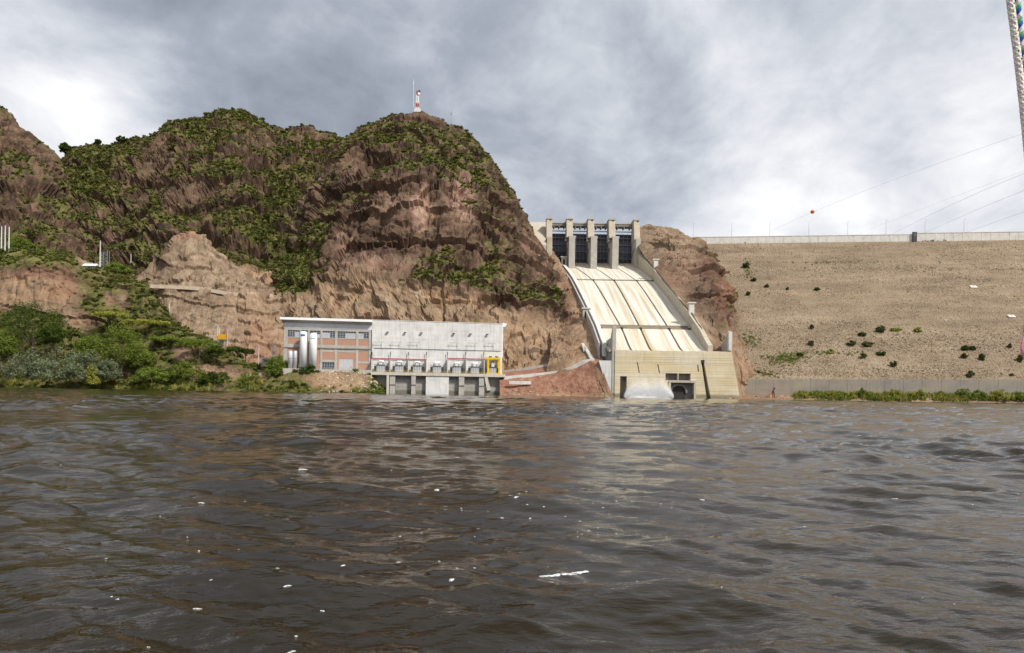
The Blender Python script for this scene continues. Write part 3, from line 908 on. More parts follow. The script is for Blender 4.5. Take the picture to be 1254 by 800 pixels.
def build_crest_things():
    def crest(px, back=3.0):
        # crest point under a photo column
        lo, hi = 0.0, 900.0
        for _ in range(40):
            m = (lo + hi) / 2
            q = CR_L + CR_DIR * m
            x = 627 + F * (q.x * CR + (q.z - CAMZ) * SR) / q.y
            lo, hi = (m, hi) if x < px else (lo, m)
        q = CR_L + CR_DIR * lo
        return Vector((q.x, q.y + back, CREST_Z - 7.1))
    steel = simple('galvanised_steel', (0.38, 0.39, 0.40), 0.5, 0.15, 3.0, 0.6)
    M['steel'] = steel
    lamp = None
    where = ['leftmost street lamp on the dam crest, nearest the brown rock ridge', 'second street lamp from the left on the dam crest', 'street lamp on the dam crest below the orange cable ball',
             'street lamp on the dam crest right of the orange cable ball', 'street lamp on the dam crest midway between ball and dark booth', 'street lamp on the dam crest just right of the dark booth',
             'street lamp on the dam crest where the power cables meet the wall', 'rightmost street lamp on the dam crest near the rope']
    for px, lb in zip((850, 897, 944, 992, 1040, 1087, 1135, 1183), where):
        p = crest(px)
        if lamp is None:
            lamp = empty('street_lamp', p, lb, 'street lamp', 'street lamps along the dam crest')
            MB().tube([(0, 0, 0), (0, 0, 8), (0, 0, 18.5)], [0.16, 0.13, 0.08], 6).build('post', steel, lamp)
            MB().tube([(0, 0, 18.4), (0, -0.8, 18.9), (0, -1.9, 19.0)], 0.06, 6).build('arm', steel, lamp)
            MB().box((-0.16, -2.6, 18.9), (0.16, -1.8, 19.08)).build('lamp_head', steel, lamp)
        else:
            copy_tree(lamp, lb, p)
    # dark booth and the pale block beside it
    p = crest(1119, -2.2)
    b = empty('control_booth', p, 'small dark booth standing against the dam crest wall', 'booth')
    dk = simple('dark_paint', (0.05, 0.055, 0.06), 0.5)
    MB().box((-1.7, 0, -1.2), (1.7, 1.6, 7.2)).build('cabin', dk, b)
    MB().box((-2.0, -0.3, 7.2), (2.0, 1.9, 7.6)).build('roof', M['conc'], b)
    MB().box((-0.9, -0.06, 3.8), (0.9, 0.0, 6.0)).build('window', simple('booth_glass', (0.12, 0.15, 0.18), 0.15), b)
    p = dam_point(1137, 293)
    k = empty('concrete_block', p, 'pale concrete block just under the crest wall beside the dark booth', 'concrete block')
    MB().prism_y([(-3.4, -1.5), (3.4, -1.5), (2.6, 1.6), (-3.0, 1.6)], -2.2, 4).build('body', M['conc_clean'], k)
    MB().box((-3.6, -2.5, 1.6), (3.2, 4, 2.1)).build('lid', M['conc_clean'], k)
    MB().box((-0.9, -2.26, -1.0), (0.9, -2.1, 0.7)).build('opening', dk, k)  # dark plate on the face, painted as a shaded hole
    for px, py, w, lb in ((1192, 352, 5.0, 'white slab on the upper right of the rockfill face'), (1238.5, 388, 4.8, 'white slab lower on the rockfill face by the right edge'), (1158, 393, 1.6, 'small pale marker slab in the middle of the rockfill face')):
        q = on_dam(px, py)
        s = empty('concrete_slab', q, lb, 'slab', 'pale slabs on the dam face')
        s.rotation_euler = (R(34), 0, 0)
        MB().box((-w / 2, -w * 0.36, -1.2), (w / 2, w * 0.36, 0.7)).build('slab', M['conc_clean'], s)
        MB().box((-0.25, -0.3, 0.7), (0.25, 0.3, 1.1)).build('marker', M['conc'], s)


build_crest_things()


def build_toe():
    # road along the toe on a low retaining wall, then the shore
    t = empty('retaining_wall', (TOE_L.x, TOE_L.y - 6, 0), 'long low concrete retaining wall along the toe of the dam', 'retaining wall')
    n = 26
    a = TOE_L + Vector((-2.5, -4.0, -0.5))
    b = a + (TOE_R - TOE_L) * 2.6
    d = (b - a) / 40
    for i in range(40):
        p, q = a + d * i, a + d * (i + 1)
        p, q = p - t.location, q - t.location
        zb = 2.0
        z0, z1 = p.z - 0.03 * i * 0, q.z
        mb = MB()
        g = 0.06
        e = (q - p).normalized() * g
        p2, q2 = p + e, q - e
        off = Vector((0, 1.2, 0))
        mb.add([(p2.x, p2.y, zb), (q2.x, q2.y, zb), (q2.x, q2.y, q2.z), (p2.x, p2.y, p2.z)] + [(p2.x, p2.y + 1.2, zb), (q2.x, q2.y + 1.2, zb), (q2.x, q2.y + 1.2, q2.z), (p2.x, p2.y + 1.2, p2.z)],
               [(0, 1, 2, 3), (7, 6, 5, 4), (3, 2, 6, 7), (0, 3, 7, 4), (1, 5, 6, 2)])
        mb.build('wall_panel', M['toe'] , t)
    # fill behind the wall up to the rockfill
    g = MB().add([(a.x - 2, a.y + 1.0, a.z - 0.15), (b.x, b.y + 1.0, b.z - 0.15), (b.x, b.y + 16, b.z + 1.0), (a.x - 2, a.y + 16, a.z + 1.0)], [(0, 1, 2, 3)]).build('road', M['conc'])
    tag(g, 'narrow service road on top of the toe wall', None, None, 'structure')
    rows = [foot([(890, 490, 424), (1000, 491, 424), (1254, 493, 424), (1750, 500, 424)]),
            [Vector((at(890, 480, 430).x, 430, 0.9)), Vector((at(1000, 480, 430).x, 430, 1.0)), Vector((at(1254, 480, 430).x, 430, 1.0)), Vector((at(1750, 480, 430).x, 430, 1.0))],
            [Vector((at(890, 480, 440).x, 438, 2.2)), Vector((at(1000, 480, 440).x, 437, 2.6)), Vector((at(1254, 480, 440).x, 432, 2.8)), Vector((at(1750, 480, 430).x, 430, 2.8))],
            [Vector((at(890, 480, 448).x, 449, 3.0)), Vector((at(1000, 480, 448).x, 449, 3.4)), Vector((at(1254, 480, 448).x, 445, 3.4)), Vector((at(1750, 480, 448).x, 440, 3.4))]]
    return terrain('shore', rows, 260, 40, 0.4, 0.3, 0.2, 0.3, 905, soil=lambda V: np.ones(V.shape[:2]) * 0.7, red=lambda V: blobs(V, [(925, 486, 30, 3, 0.3)]),
                   vegbase=0.5, slopew=0.1, bush=0.0, label='low stony shore in front of the toe wall')


M['toe'] = concrete('toe_wall_concrete', (0.27, 0.245, 0.215), (0.20, 0.165, 0.12), 0.6, warm=(0.36, 0.30, 0.22), sc=0.15)
V_shore = build_toe()

# ------------------------------------------------------------------ spillway
SP_Z = [(720, 134.0), (700, 131.5), (684, 126.5), (657, 117.0), (630, 108.6), (595, 97.0), (560, 83.5), (520, 67.0), (470, 46.0), (450, 36.0), (440, 31.0), (434, 28.9), (431, 28.4)]


def floor_z(Y):
    ys = [a for a, b in SP_Z][::-1]
    zs = [b for a, b in SP_Z][::-1]
    return float(np.interp(Y, ys, zs))


def build_chute_mats():
    m, t = material('stained_chute_concrete')
    p = geo_pos(t)
    s1 = t.noise(t.scaled(p, (1, 0.035, 0.035)), 0.22, 6, 0.6)
    s2 = t.noise(t.scaled(p, (1, 0.02, 0.02)), 0.42, 8, 0.7)
    c = t.ramp(s1, [(0.25, (0.50, 0.43, 0.31)), (0.43, (0.64, 0.595, 0.49)), (0.62, (0.75, 0.725, 0.65)), (0.78, (0.80, 0.785, 0.735))])
    c = t.mix(t.ramp(s2, [(0.44, 0), (0.66, 0.85)]), c, (0.41, 0.335, 0.235))
    rust = t.noise(t.scaled(p, (1, 0.03, 0.03)), 0.13, 5, 0.6)
    c = t.mix(t.ramp(rust, [(0.56, 0), (0.70, 0.7)]), c, (0.50, 0.35, 0.17))
    f = t.noise(p, 0.35, 7, 0.65)
    c = t.mix(t.ramp(f, [(0.5, 0), (0.8, 0.35)]), c, (0.42, 0.37, 0.29))
    finish(t, c, 0.75, f, 0.08, 0.3, 0.3)
    M['chute'] = m
    M['joint'] = simple('stained_joint', (0.22, 0.175, 0.115), 0.9, 0.35, 0.4)
    M['gate'] = simple('gate_steel', (0.095, 0.108, 0.14), 0.45, 0.35, 0.4, 0.2)
    M['gate_rib'] = simple('gate_rib_steel', (0.17, 0.18, 0.21), 0.5, 0.3, 0.5, 0.2)
    M['dark'] = simple('painted_recess_shade', (0.045, 0.042, 0.038), 0.9, 0.3, 0.5)  # near-black colour for the shade inside openings, put on solid blocks
    M['pier_top'] = concrete('pier_tower_concrete', (0.50, 0.455, 0.385), (0.24, 0.18, 0.13), 0.6, warm=(0.47, 0.39, 0.28))


build_chute_mats()


def build_spillway():
    root = empty('spillway', (85, 430, 0), 'wide concrete spillway with gated crest, stained chute and yellowish flip bucket wall', 'spillway')
    off = Vector((85, 430, 0))

    def L(mb, name, mat, parent=root, **k):
        mb.v = [(x - off.x, y - off.y, z - off.z) for x, y, z in mb.v]
        return mb.build(name, mat, parent, **k)

    lanes_y = [720, 684, 657, 590, 470, 431]
    lanes = {0: [34, 36, 48.5, 51.5, 57.0, 58.5], 1: [52.5, 53, 58.5, 66.5, 71.5, 72.5], 2: [73, 73.5, 76, 84, 84, 84.5], 3: [93.5, 93.5, 97.5, 102.8, 102.8, 103.5], 4: [116, 116, 116, 116.6, 117, 118.5]}

    def lx(k, Y):
        return float(np.interp(Y, lanes_y[::-1], lanes[k][::-1]))
    # bed under the slabs, seen only in the joints
    ys = [720, 700, 684, 670, 657, 644, 630, 612, 595, 592]
    bed = MB()
    Ys = np.r_[np.linspace(720, 470, 60), np.linspace(466, 431, 14)]
    vs, fs = [], []
    for Y in Ys:
        z = floor_z(Y) - 0.9
        vs += [(lx(0, Y) - 1, Y, z), (lx(4, Y) + 1, Y, z)]
    for i in range(len(Ys) - 1):
        fs.append((2 * i, 2 * i + 1, 2 * i + 3, 2 * i + 2))
    L(bed.add(vs, fs), 'chute_bed', M['joint'])
    # slabs: four lanes, cut across by joints and by two aerator slots
    cuts = [718, 700, 684, 668, 655, 641, 627, 612, 599]
    low = [592.5, 575, 558, 541, 524, 507, 490, 475.5]
    end = [467.5, 456, 444, 431.2]
    for seg in (cuts, low, end):
        for a, b in zip(seg[:-1], seg[1:]):
            for k in range(4):
                m = MB()
                n = 4
                vs, fs = [], []
                for i in range(n + 1):
                    Y = a + (b - a) * i / n
                    Yq = Y + (-0.10 if i == 0 else 0.10 if i == n else 0)
                    gl = 0.65 if Y < 668 else 0.1
                    x0, x1 = lx(k, Y) + (gl if k else 0), lx(k + 1, Y) - (gl if k < 3 else 0)
                    z = floor_z(Y)
                    vs += [(x0, Yq, z), (x1, Yq, z), (x0, Yq, z - 1.0), (x1, Yq, z - 1.0)]
                for i in range(n):
                    q = 4 * i
                    fs += [(q, q + 1, q + 5, q + 4), (q + 2, q, q + 4, q + 6), (q + 1, q + 3, q + 7, q + 5)]
                fs += [(2, 3, 1, 0), (4 * n, 4 * n + 1, 4 * n + 3, 4 * n + 2)]
                L(m.add(vs, fs), 'chute_slab', M['chute'])
    # aerator slots with dark vents where the lanes meet
    for Y0, Y1 in ((599, 592.5), (475.5, 467.5)):
        z0, z1 = floor_z(Y0), floor_z(Y1)
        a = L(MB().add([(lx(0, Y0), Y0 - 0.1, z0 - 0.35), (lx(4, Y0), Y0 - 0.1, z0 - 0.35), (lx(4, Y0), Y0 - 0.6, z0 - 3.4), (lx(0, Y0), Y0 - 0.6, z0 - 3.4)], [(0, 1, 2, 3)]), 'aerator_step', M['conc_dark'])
        for k in range(5):
            x = lx(k, Y1) + (0.8 if k == 0 else -0.8 if k == 4 else 0)
            v = MB().box((x - 0.8, Y1 - 0.3, z1 - 0.8), (x + 0.8, Y1 + 1.2, z1 + 1.0))
            L(v, 'aerator_vent', M['dark'], a)
    # side walls: cross sections along the chute
    def wall(name, secs, mat, parent=root):
        m = MB()
        vs, fs = [], []
        for (Y, xi, xo, zb, zt) in secs:
            vs += [(xi, Y, zb), (xi, Y, zt), (xo, Y, zt), (xo, Y, zb)]
        for i in range(len(secs) - 1):
            q = 4 * i
            fs += [(q, q + 4, q + 5, q + 1), (q + 1, q + 5, q + 6, q + 2), (q + 2, q + 6, q + 7, q + 3)]
        fs += [(0, 1, 2, 3), tuple(4 * (len(secs) - 1) + i for i in (3, 2, 1, 0))]
        return L(m.add(vs, fs), name, mat, parent)
    top_px = [(774.5, 291, 690), (777.5, 304, 676), (786, 312.5, 657), (795, 321, 625), (803.5, 331, 590), (815, 346, 552), (829.5, 363.5, 508), (848.5, 386.5, 470), (860, 404, 448), (867.5, 418, 436), (871, 423, 431)]
    secs = []
    for px, py, Y in top_px:
        zt = at(px, py, Y).z
        xi = max(lx(4, Y), at(px, py, Y).x - 1.6)
        secs.append((Y, lx(4, Y) - 0.02, at(px, py, Y).x + 1.0 if Y < 680 else lx(4, Y) + 3.2, floor_z(Y) - 3, zt))
    # split the right wall into monoliths with visible joints
    for i in range(len(secs) - 1):
        s0, s1 = secs[i], secs[i + 1]
        s1 = tuple([s1[0] + 0.12] + list(s1[1:]))
        wall('side_wall', [s0, s1], M['conc_warm'])
    for px, py, Y in ((803, 326, 596), (846.5, 381, 474)):
        p = at(px, py, Y)
        b = L(MB().box((p.x - 1.6, p.y - 1.2, p.z - 8), (p.x + 1.8, p.y + 1.6, p.z + 5.0)), 'vent_tower', M['conc_clean'])
        L(MB().box((p.x - 2.4, p.y - 1.8, p.z + 5.0), (p.x + 2.8, p.y + 2.2, p.z + 5.8)), 'cap', M['conc_clean'], b)
    # left wall, low with a walkway on top
    lsec = []
    for Y in (690, 657, 620, 590, 552, 510, 470, 452, 440):
        lsec.append((Y, lx(0, Y) + 0.05, lx(0, Y) - 2.6, floor_z(Y) - 6, floor_z(Y) + 2.6))
    for i in range(len(lsec) - 1):
        s1 = tuple([lsec[i + 1][0] + 0.12] + list(lsec[i + 1][1:]))
        wall('side_wall', [lsec[i], s1], M['conc_clean'])
    # drain gutter beside the walkway
    gs = []
    for Y in (655, 590, 510, 470, 442):
        gs.append((Y, lx(0, Y) - 3.6, lx(0, Y) - 4.6, floor_z(Y) - 8, floor_z(Y) + 1.2))
    wall('gutter_kerb', gs, M['conc'])
    for px, py, Y in ((718, 383, 500), (691, 319, 664)):
        p = at(px, py, Y)
        b = L(MB().box((p.x - 2.6, p.y - 1.5, p.z - 8), (p.x + 2.4, p.y + 2, p.z + 2.6)), 'vent_tower', M['conc'])
        L(MB().box((p.x - 3.4, p.y - 2.2, p.z + 2.6), (p.x + 3.2, p.y + 2.6, p.z + 3.3)), 'cap', M['conc_clean'], b)
        L(MB().box((p.x - 1.3, p.y - 1.56, p.z - 4), (p.x + 0.6, p.y - 1.5, p.z + 0.6)), 'opening', M['dark'], b)  # thin plate, its dark colour stands for the shade indoors

    # piers with their towers, the bridge and the radial gates
    fx = [(33.0, 5.0), (53.4, 5.8), (73.7, 5.8), (93.6, 5.8), (117.0, 4.6)]
    DECK = at(735, 277.5, 690).z
    for i, (cx, w) in enumerate(fx):
        nose = 657 if 0 < i < 4 else 664
        ztop = at(700, 288.5, 657).z
        zt = at(692, 268.6, 676).z - (0.3 if i == 4 else 0.0)
        if i == 4: cx -= 1.0
        p = MB().prism_x([(nose, floor_z(nose) - 4), (nose, ztop), (720, ztop), (720, floor_z(720) - 6)], cx - w / 2, cx + w / 2)
        pier = L(p, 'pier', M['conc'] if i else M['pier_top'], bevel=0.25)
        tw = 5.9 if i in (1, 2, 3) else 5.4
        tx = cx - 1.1 if i in (1, 2, 3) else cx
        L(MB().prism_x([(670, ztop - 0.3), (676, zt), (688, zt), (690, ztop - 0.3)], tx - tw / 2, tx + tw / 2), 'tower', M['pier_top'], pier)
        L(MB().box((tx - tw / 2 - 0.35, 675.2, zt), (tx + tw / 2 + 0.35, 688.6, zt + 1.1)), 'cap', M['pier_top'], pier)
        L(MB().box((tx + 0.2, 675.5, zt - 3.4), (tx + 1.8, 676.05, zt - 0.5)), 'recess', M['dark'], pier)  # solid block, its near-black colour stands for a hollow in shade
        # walkway bracket under the tower
        if 0 < i < 4:
            L(MB().box((cx - w / 2 - (2.4 if 0 < i < 4 else 0), nose + 1.5, ztop - 1.3), (cx + w / 2 + (0.8 if i < 4 else 0), nose + 14, ztop - 0.2)), 'walkway_bracket', M['pier_top'], pier)
            if 0 < i < 4:
                L(MB().box((cx - w / 2 - 3.6, nose + 2.5, ztop - 4.2), (cx - w / 2 - 0.05, nose + 9.0, ztop - 3.4)), 'landing', M['conc_dark'], pier)
                rail = MB()
                for k in range(4):
                    rail.tube([(cx - w / 2 - 3.5, nose + 2.6 + k * 2.1, ztop - 3.4), (cx - w / 2 - 3.5, nose + 2.6 + k * 2.1, ztop - 2.2)], 0.07, 5)
                rail.tube([(cx - w / 2 - 3.5, nose + 2.6, ztop - 2.2), (cx - w / 2 - 3.5, nose + 9, ztop - 2.2)], 0.07, 5)
                L(rail, 'railing', M['steel'], pier)
    for i in range(4):
        x0, x1 = fx[i][0] + fx[i][1] / 2, fx[i + 1][0] - fx[i + 1][1] / 2
        # bridge span
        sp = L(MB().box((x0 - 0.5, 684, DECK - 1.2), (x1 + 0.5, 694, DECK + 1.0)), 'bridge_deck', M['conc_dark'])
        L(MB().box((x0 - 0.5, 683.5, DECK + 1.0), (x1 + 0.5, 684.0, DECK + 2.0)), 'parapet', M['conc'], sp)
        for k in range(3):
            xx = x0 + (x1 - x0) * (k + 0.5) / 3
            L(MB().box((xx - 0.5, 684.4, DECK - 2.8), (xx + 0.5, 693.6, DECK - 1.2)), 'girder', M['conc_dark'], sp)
        # radial gate: curved skin with ribs and arms
        zb, zt2 = floor_z(690), at(690, 285.5, 690).z
        g = MB()
        n = 10
        vs, fs = [], []
        for k in range(n + 1):
            a = k / n
            zz = zb + (zt2 - zb) * a
            yy = 693 - 2.6 * math.sin(math.pi * a) + 3.0 * (1 - a) * 0
            vs += [(x0 + 0.1, yy, zz), (x1 - 0.1, yy, zz), (x0 + 0.1, yy + 0.5, zz), (x1 - 0.1, yy + 0.5, zz)]
        for k in range(n):
            q = 4 * k
            fs += [(q, q + 1, q + 5, q + 4), (q + 3, q + 2, q + 6, q + 7), (q + 2, q, q + 4, q + 6), (q + 1, q + 3, q + 7, q + 5)]
        fs += [(0, 2, 3, 1), (4 * n, 4 * n + 1, 4 * n + 3, 4 * n + 2)]
        gate = L(g.add(vs, fs), 'radial_gate', M['gate'])
        for k in range(4):
            zz = zb + (zt2 - zb) * (k + 0.6) / 4.4
            L(MB().box((x0 + 0.3, 688.6, zz), (x1 - 0.3, 690.6, zz + 0.7)), 'rib', M['gate_rib'], gate)
        for k in range(5):
            xx = x0 + 0.8 + (x1 - x0 - 1.6) * k / 4
            L(MB().box((xx - 0.22, 688.9, zb + 0.4), (xx + 0.22, 691.4, zt2 - 0.5)), 'stiffener', M['gate_rib'], gate)
        for sx in (x0 + 1.0, x1 - 1.0):
            L(MB().tube([(sx, 690, zb + 5), (sx, 672, zb + 11)], 0.55, 6), 'gate_arm', M['gate_rib'], gate)
        L(MB().box((x0, 683.5, zt2 + 0.2), (x1, 685.0, zt2 + 0.9)), 'hoist_beam', M['gate_rib'], gate)
    # abutment wall left of the gates
    wall('abutment', [(662, 30.0, 20.0, 110, at(672, 300, 662).z), (676, 30.2, 15.0, 110, at(668, 288, 676).z), (700, 30.2, 14.0, 110, at(661, 272, 700).z), (722, 30.2, 14.0, 110, at(661, 272, 700).z)], M['pier_top'])

    # flip bucket: the big yellowed front wall built in lifts around its openings
    Zt, ZB = 28.4, -1.5
    xl = 62.0

    def xr(z):
        return 132.6 + (Zt - z) / Zt * 5.6
    core = MB().prism_y([(xl + 0.2, ZB), (xr(ZB) - 0.3, ZB), (xr(Zt) - 0.3, Zt - 0.1), (xl + 0.2, Zt - 0.1)], 434.2, 446)
    L(core, 'bucket_core', M['conc_dark'])

    def X(px): return at(px, 470, 430).x
    def Z(py, px=800): return at(px, py, 430).z
    openings = [  # left(z), right(z), bottom, top
        (lambda z: X(821.5), lambda z: X(849.5), ZB, Z(468)),                     # outlet recess
        (lambda z: X(759.5), lambda z: X(767.5), ZB, Z(461.5)),                   # side outlet, left
        (lambda z: X(815), lambda z: X(845.5), Z(465.5), Z(456.5)),               # recess over the outlet
        (lambda z: X(858.8) + (Z(445) - z) * 0.165, lambda z: X(862.0) + (Z(445) - z) * 0.205, ZB, Z(440.2)),   # slanting groove
        (lambda z: X(779.5) + (Z(444) - z) * 0.20, lambda z: X(780.5) + (Z(444) - z) * 0.20, Z(457), Z(444)),
        (lambda z: X(804.5) + (Z(446) - z) * 0.22, lambda z: X(805.6) + (Z(446) - z) * 0.22, Z(457), Z(446)),
        (lambda z: X(853.5) + (Z(446) - z) * 0.12, lambda z: X(854.7) + (Z(446) - z) * 0.12, Z(455), Z(446)),
    ]
    zs = sorted(set([ZB, Zt] + [round(o[2], 3) for o in openings[:4]] + [round(o[3], 3) for o in openings[:4]] + [4.2, 8.0, 12.0, 16.1, 20.2, 24.3, openings[4][2], openings[4][3], openings[5][3]]))
    zs = [z for i, z in enumerate(zs) if i == 0 or z - zs[i - 1] > 0.35 or z in (Zt,)]
    rr = random.Random(3)
    for z0, z1 in zip(zs[:-1], zs[1:]):
        zm = (z0 + z1) / 2
        ivs = []
        cur = (lambda z: xl)
        for o in sorted([o for o in openings if o[2] < zm < o[3]], key=lambda o: o[0](zm)):
            ivs.append((cur, o[0]))
            cur = o[1]
        ivs.append((cur, xr))
        for fa, fb in ivs:
            if fb(zm) - fa(zm) < 0.2:
                continue
            w = fb(zm) - fa(zm)
            nseg = max(1, round(w / 19))
            for s in range(nseg):
                ga, gb = s / nseg, (s + 1) / nseg
                def mixf(z, q): return fa(z) * (1 - q) + fb(z) * q
                e = 0.05
                poly = [(mixf(z0, ga) + e, z0 + 0.04), (mixf(z0, gb) - e, z0 + 0.04), (mixf(z1, gb) - e, z1 - 0.04), (mixf(z1, ga) + e, z1 - 0.04)]
                L(MB().prism_y(poly, 430.0 - rr.random() * 0.10, 433.6), 'concrete_lift', M['conc_yellow'])
    # outlet: framed recess, arch ring and a plate painted dark for tunnel shade
    a0, a1, zt = X(821.5), X(849.5), Z(468)
    fr = L(MB().box((a0, 433.2, ZB), (a1, 434.1, zt)), 'outlet_back', M['conc_dark'])
    cxo, rad = (a0 + a1) / 2 - 1.6, 4.3
    arch = MB()
    n = 14
    inner = [(cxo + rad * math.cos(math.pi * k / n), 3.2 + rad * math.sin(math.pi * k / n)) for k in range(n + 1)]
    outer = [(cxo + (rad + 1.1) * math.cos(math.pi * k / n), 3.2 + (rad + 1.1) * math.sin(math.pi * k / n)) for k in range(n + 1)]
    for k in range(n):
        arch.prism_y([inner[k], outer[k], outer[k + 1], inner[k + 1]], 432.0, 433.19)
    L(arch, 'arch_ring', M['conc_dark'], fr)
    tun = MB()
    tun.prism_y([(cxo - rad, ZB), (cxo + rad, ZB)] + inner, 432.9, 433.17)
    L(tun, 'tunnel_shade_plate', M['dark'], fr)  # flat plate, the unlit tunnel is only its dark colour
    L(MB().box((a0 - 1.2, 429.2, zt - 0.1), (a1 + 1.2, 430.8, zt + 1.3)), 'lintel', M['conc_warm'], fr)
    for sx in (a0 - 1.3, a1 + 0.1):
        L(MB().box((sx, 429.3, ZB), (sx + 1.2, 430.6, zt - 0.12)), 'jamb', M['conc_warm'], fr)
    L(MB().box((X(829.5), 429.6, Z(465.3)), (X(830.8), 433.8, Z(456.8))), 'rib', M['conc_warm'], fr)
    L(MB().box((X(858.3), 429.7, Z(443.5)), (X(862.2), 433.8, Z(440.0))), 'groove_head', M['dark'])
    # left wing wall, its top sweeping up to the bucket
    wl = []
    for Y, py, px in ((482, 405, 732), (470, 416, 734.5), (461, 423, 736.5), (452, 425, 739), (445, 422, 742), (439, 414, 746.5), (434, 404, 751), (430.4, 399, 753.2)):
        p = at(px, py, Y)
        wl.append((Y, xl + 0.6 if Y < 440 else min(lx(0, Y) + 0.3, xl), xl - 1.6 if Y < 440 else lx(0, Y) - 2.8, 2, p.z))
    wall('wing_wall', wl, M['conc'])
    # right wing wall and its end post
    p = at(893, 405, 431)
    wr = []
    for Y, py, px in ((462, 428, 866), (452, 427, 874), (444, 424, 882), (437, 416, 888), (432, 405.5, 892)):
        q = at(px, py, Y)
        wr.append((Y, q.x - 0.2, q.x + 1.8, 14, q.z))
    wall('wing_wall', wr, M['conc'])
    L(MB().box((X(891.6), 429.8, Z(428)), (X(895.6), 432.5, Z(405))), 'end_post', M['conc_clean'])
    L(MB().add([(118, 431, Zt), (132.4, 431, Zt), (132.4, 446, Zt + 1.5), (118, 446, Zt + 1.5)], [(0, 1, 2, 3)]), 'bucket_top', M['conc_warm'])
    # clean apron slab left of the bucket
    L(MB().prism_y([(X(733), Z(442.5)), (xl - 0.05, Z(442.5)), (xl - 0.05, ZB), (X(748), ZB)][::-1], 430.8, 434), 'apron_wall', M['conc_white'])
    return root


SPILL = build_spillway()

# ------------------------------------------------------------------ powerhouse
PH0, PH1 = at(346, 452, 432), at(616, 458, 452)
PH_DIR = Vector((PH1.x - PH0.x, PH1.y - PH0.y, 0)).normalized()
PH_RZ = math.atan2(PH_DIR.y, PH_DIR.x)
PH_N = Vector((PH_DIR.y, -PH_DIR.x, 0))          # out of the front, towards the river


def pf(px, py, out=0.0):
    """(u, z) on the powerhouse front (moved out towards the river by out) seen at a photo pixel"""
    o, d = Vector((0, 0, CAMZ)), at(px, py, 1.0) - Vector((0, 0, CAMZ))
    a = Vector((PH0.x, PH0.y, 0)) + PH_N * out
    k = (a - o).dot(PH_N) / d.dot(PH_N)
    q = o + d * k
    return (q - a).dot(PH_DIR), q.z


def U(px): return pf(px, 440)[0]


def ZF(px, py): return pf(px, py)[1]


def ph_world(u, v, z):
    """v: depth into the building"""
    return Vector((PH0.x, PH0.y, 0)) + PH_DIR * u - PH_N * v + Vector((0, 0, z))


def brick_material():
    m, t = material('brick_infill')
    p = t.n('ShaderNodeTexCoord').outputs['Object']
    b = t.n('ShaderNodeTexBrick', {'Vector': t.n('ShaderNodeMapping', {'Vector': p, 'Rotation': (R(90), 0, 0)}).outputs[0], 'Color1': (0.40, 0.17, 0.10, 1), 'Color2': (0.47, 0.23, 0.145, 1), 'Mortar': (0.45, 0.36, 0.29, 1), 'Scale': 1.0,
                                   'Mortar Size': 0.02, 'Brick Width': 0.4, 'Row Height': 0.17})
    c = t.mix(t.ramp(t.noise(p, 0.5, 6, 0.6), [(0.45, 0), (0.8, 0.5)]), b.outputs[0], (0.50, 0.32, 0.24))
    finish(t, c, 0.9, b.outputs[1], 0.02, 0.3, 0.15)
    return m


M['brick'] = brick_material()
M['white'] = simple('white_paint', (0.87, 0.87, 0.87), 0.5, 0.08, 0.6)
M['offwhite'] = simple('offwhite_render', (0.64, 0.65, 0.68), 0.8, 0.12, 0.4)
M['pane'] = simple('window_glass', (0.035, 0.045, 0.07), 0.12, 0.4, 0.7, 0.0, 0.6)
M['blind'] = simple('grey_blind', (0.50, 0.51, 0.54), 0.7, 0.15, 0.8)
M['frame'] = simple('window_frame', (0.42, 0.43, 0.45), 0.5, 0.1)
M['door'] = simple('roller_door', (0.47, 0.48, 0.49), 0.55, 0.1, 0.8)
M['red'] = simple('red_steel', (0.36, 0.035, 0.05), 0.5, 0.2, 1.0)
M['yellow'] = simple('yellow_steel', (0.72, 0.48, 0.015), 0.5, 0.18, 0.8)
M['black'] = simple('dark_steel', (0.04, 0.042, 0.045), 0.5, 0.3, 1.0)
M['grey'] = simple('grey_steel', (0.33, 0.35, 0.37), 0.5, 0.2, 1.0, 0.3)
M['xfmr'] = simple('transformer_grey', (0.36, 0.375, 0.385), 0.5, 0.2, 0.6)
M['fire'] = concrete('fire_wall_concrete', (0.56, 0.55, 0.53), (0.30, 0.28, 0.25), 0.5)
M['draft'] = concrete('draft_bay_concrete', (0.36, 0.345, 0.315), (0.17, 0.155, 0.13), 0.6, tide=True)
M['deckc'] = concrete('deck_concrete', (0.56, 0.52, 0.45), (0.36, 0.29, 0.19), 0.5)


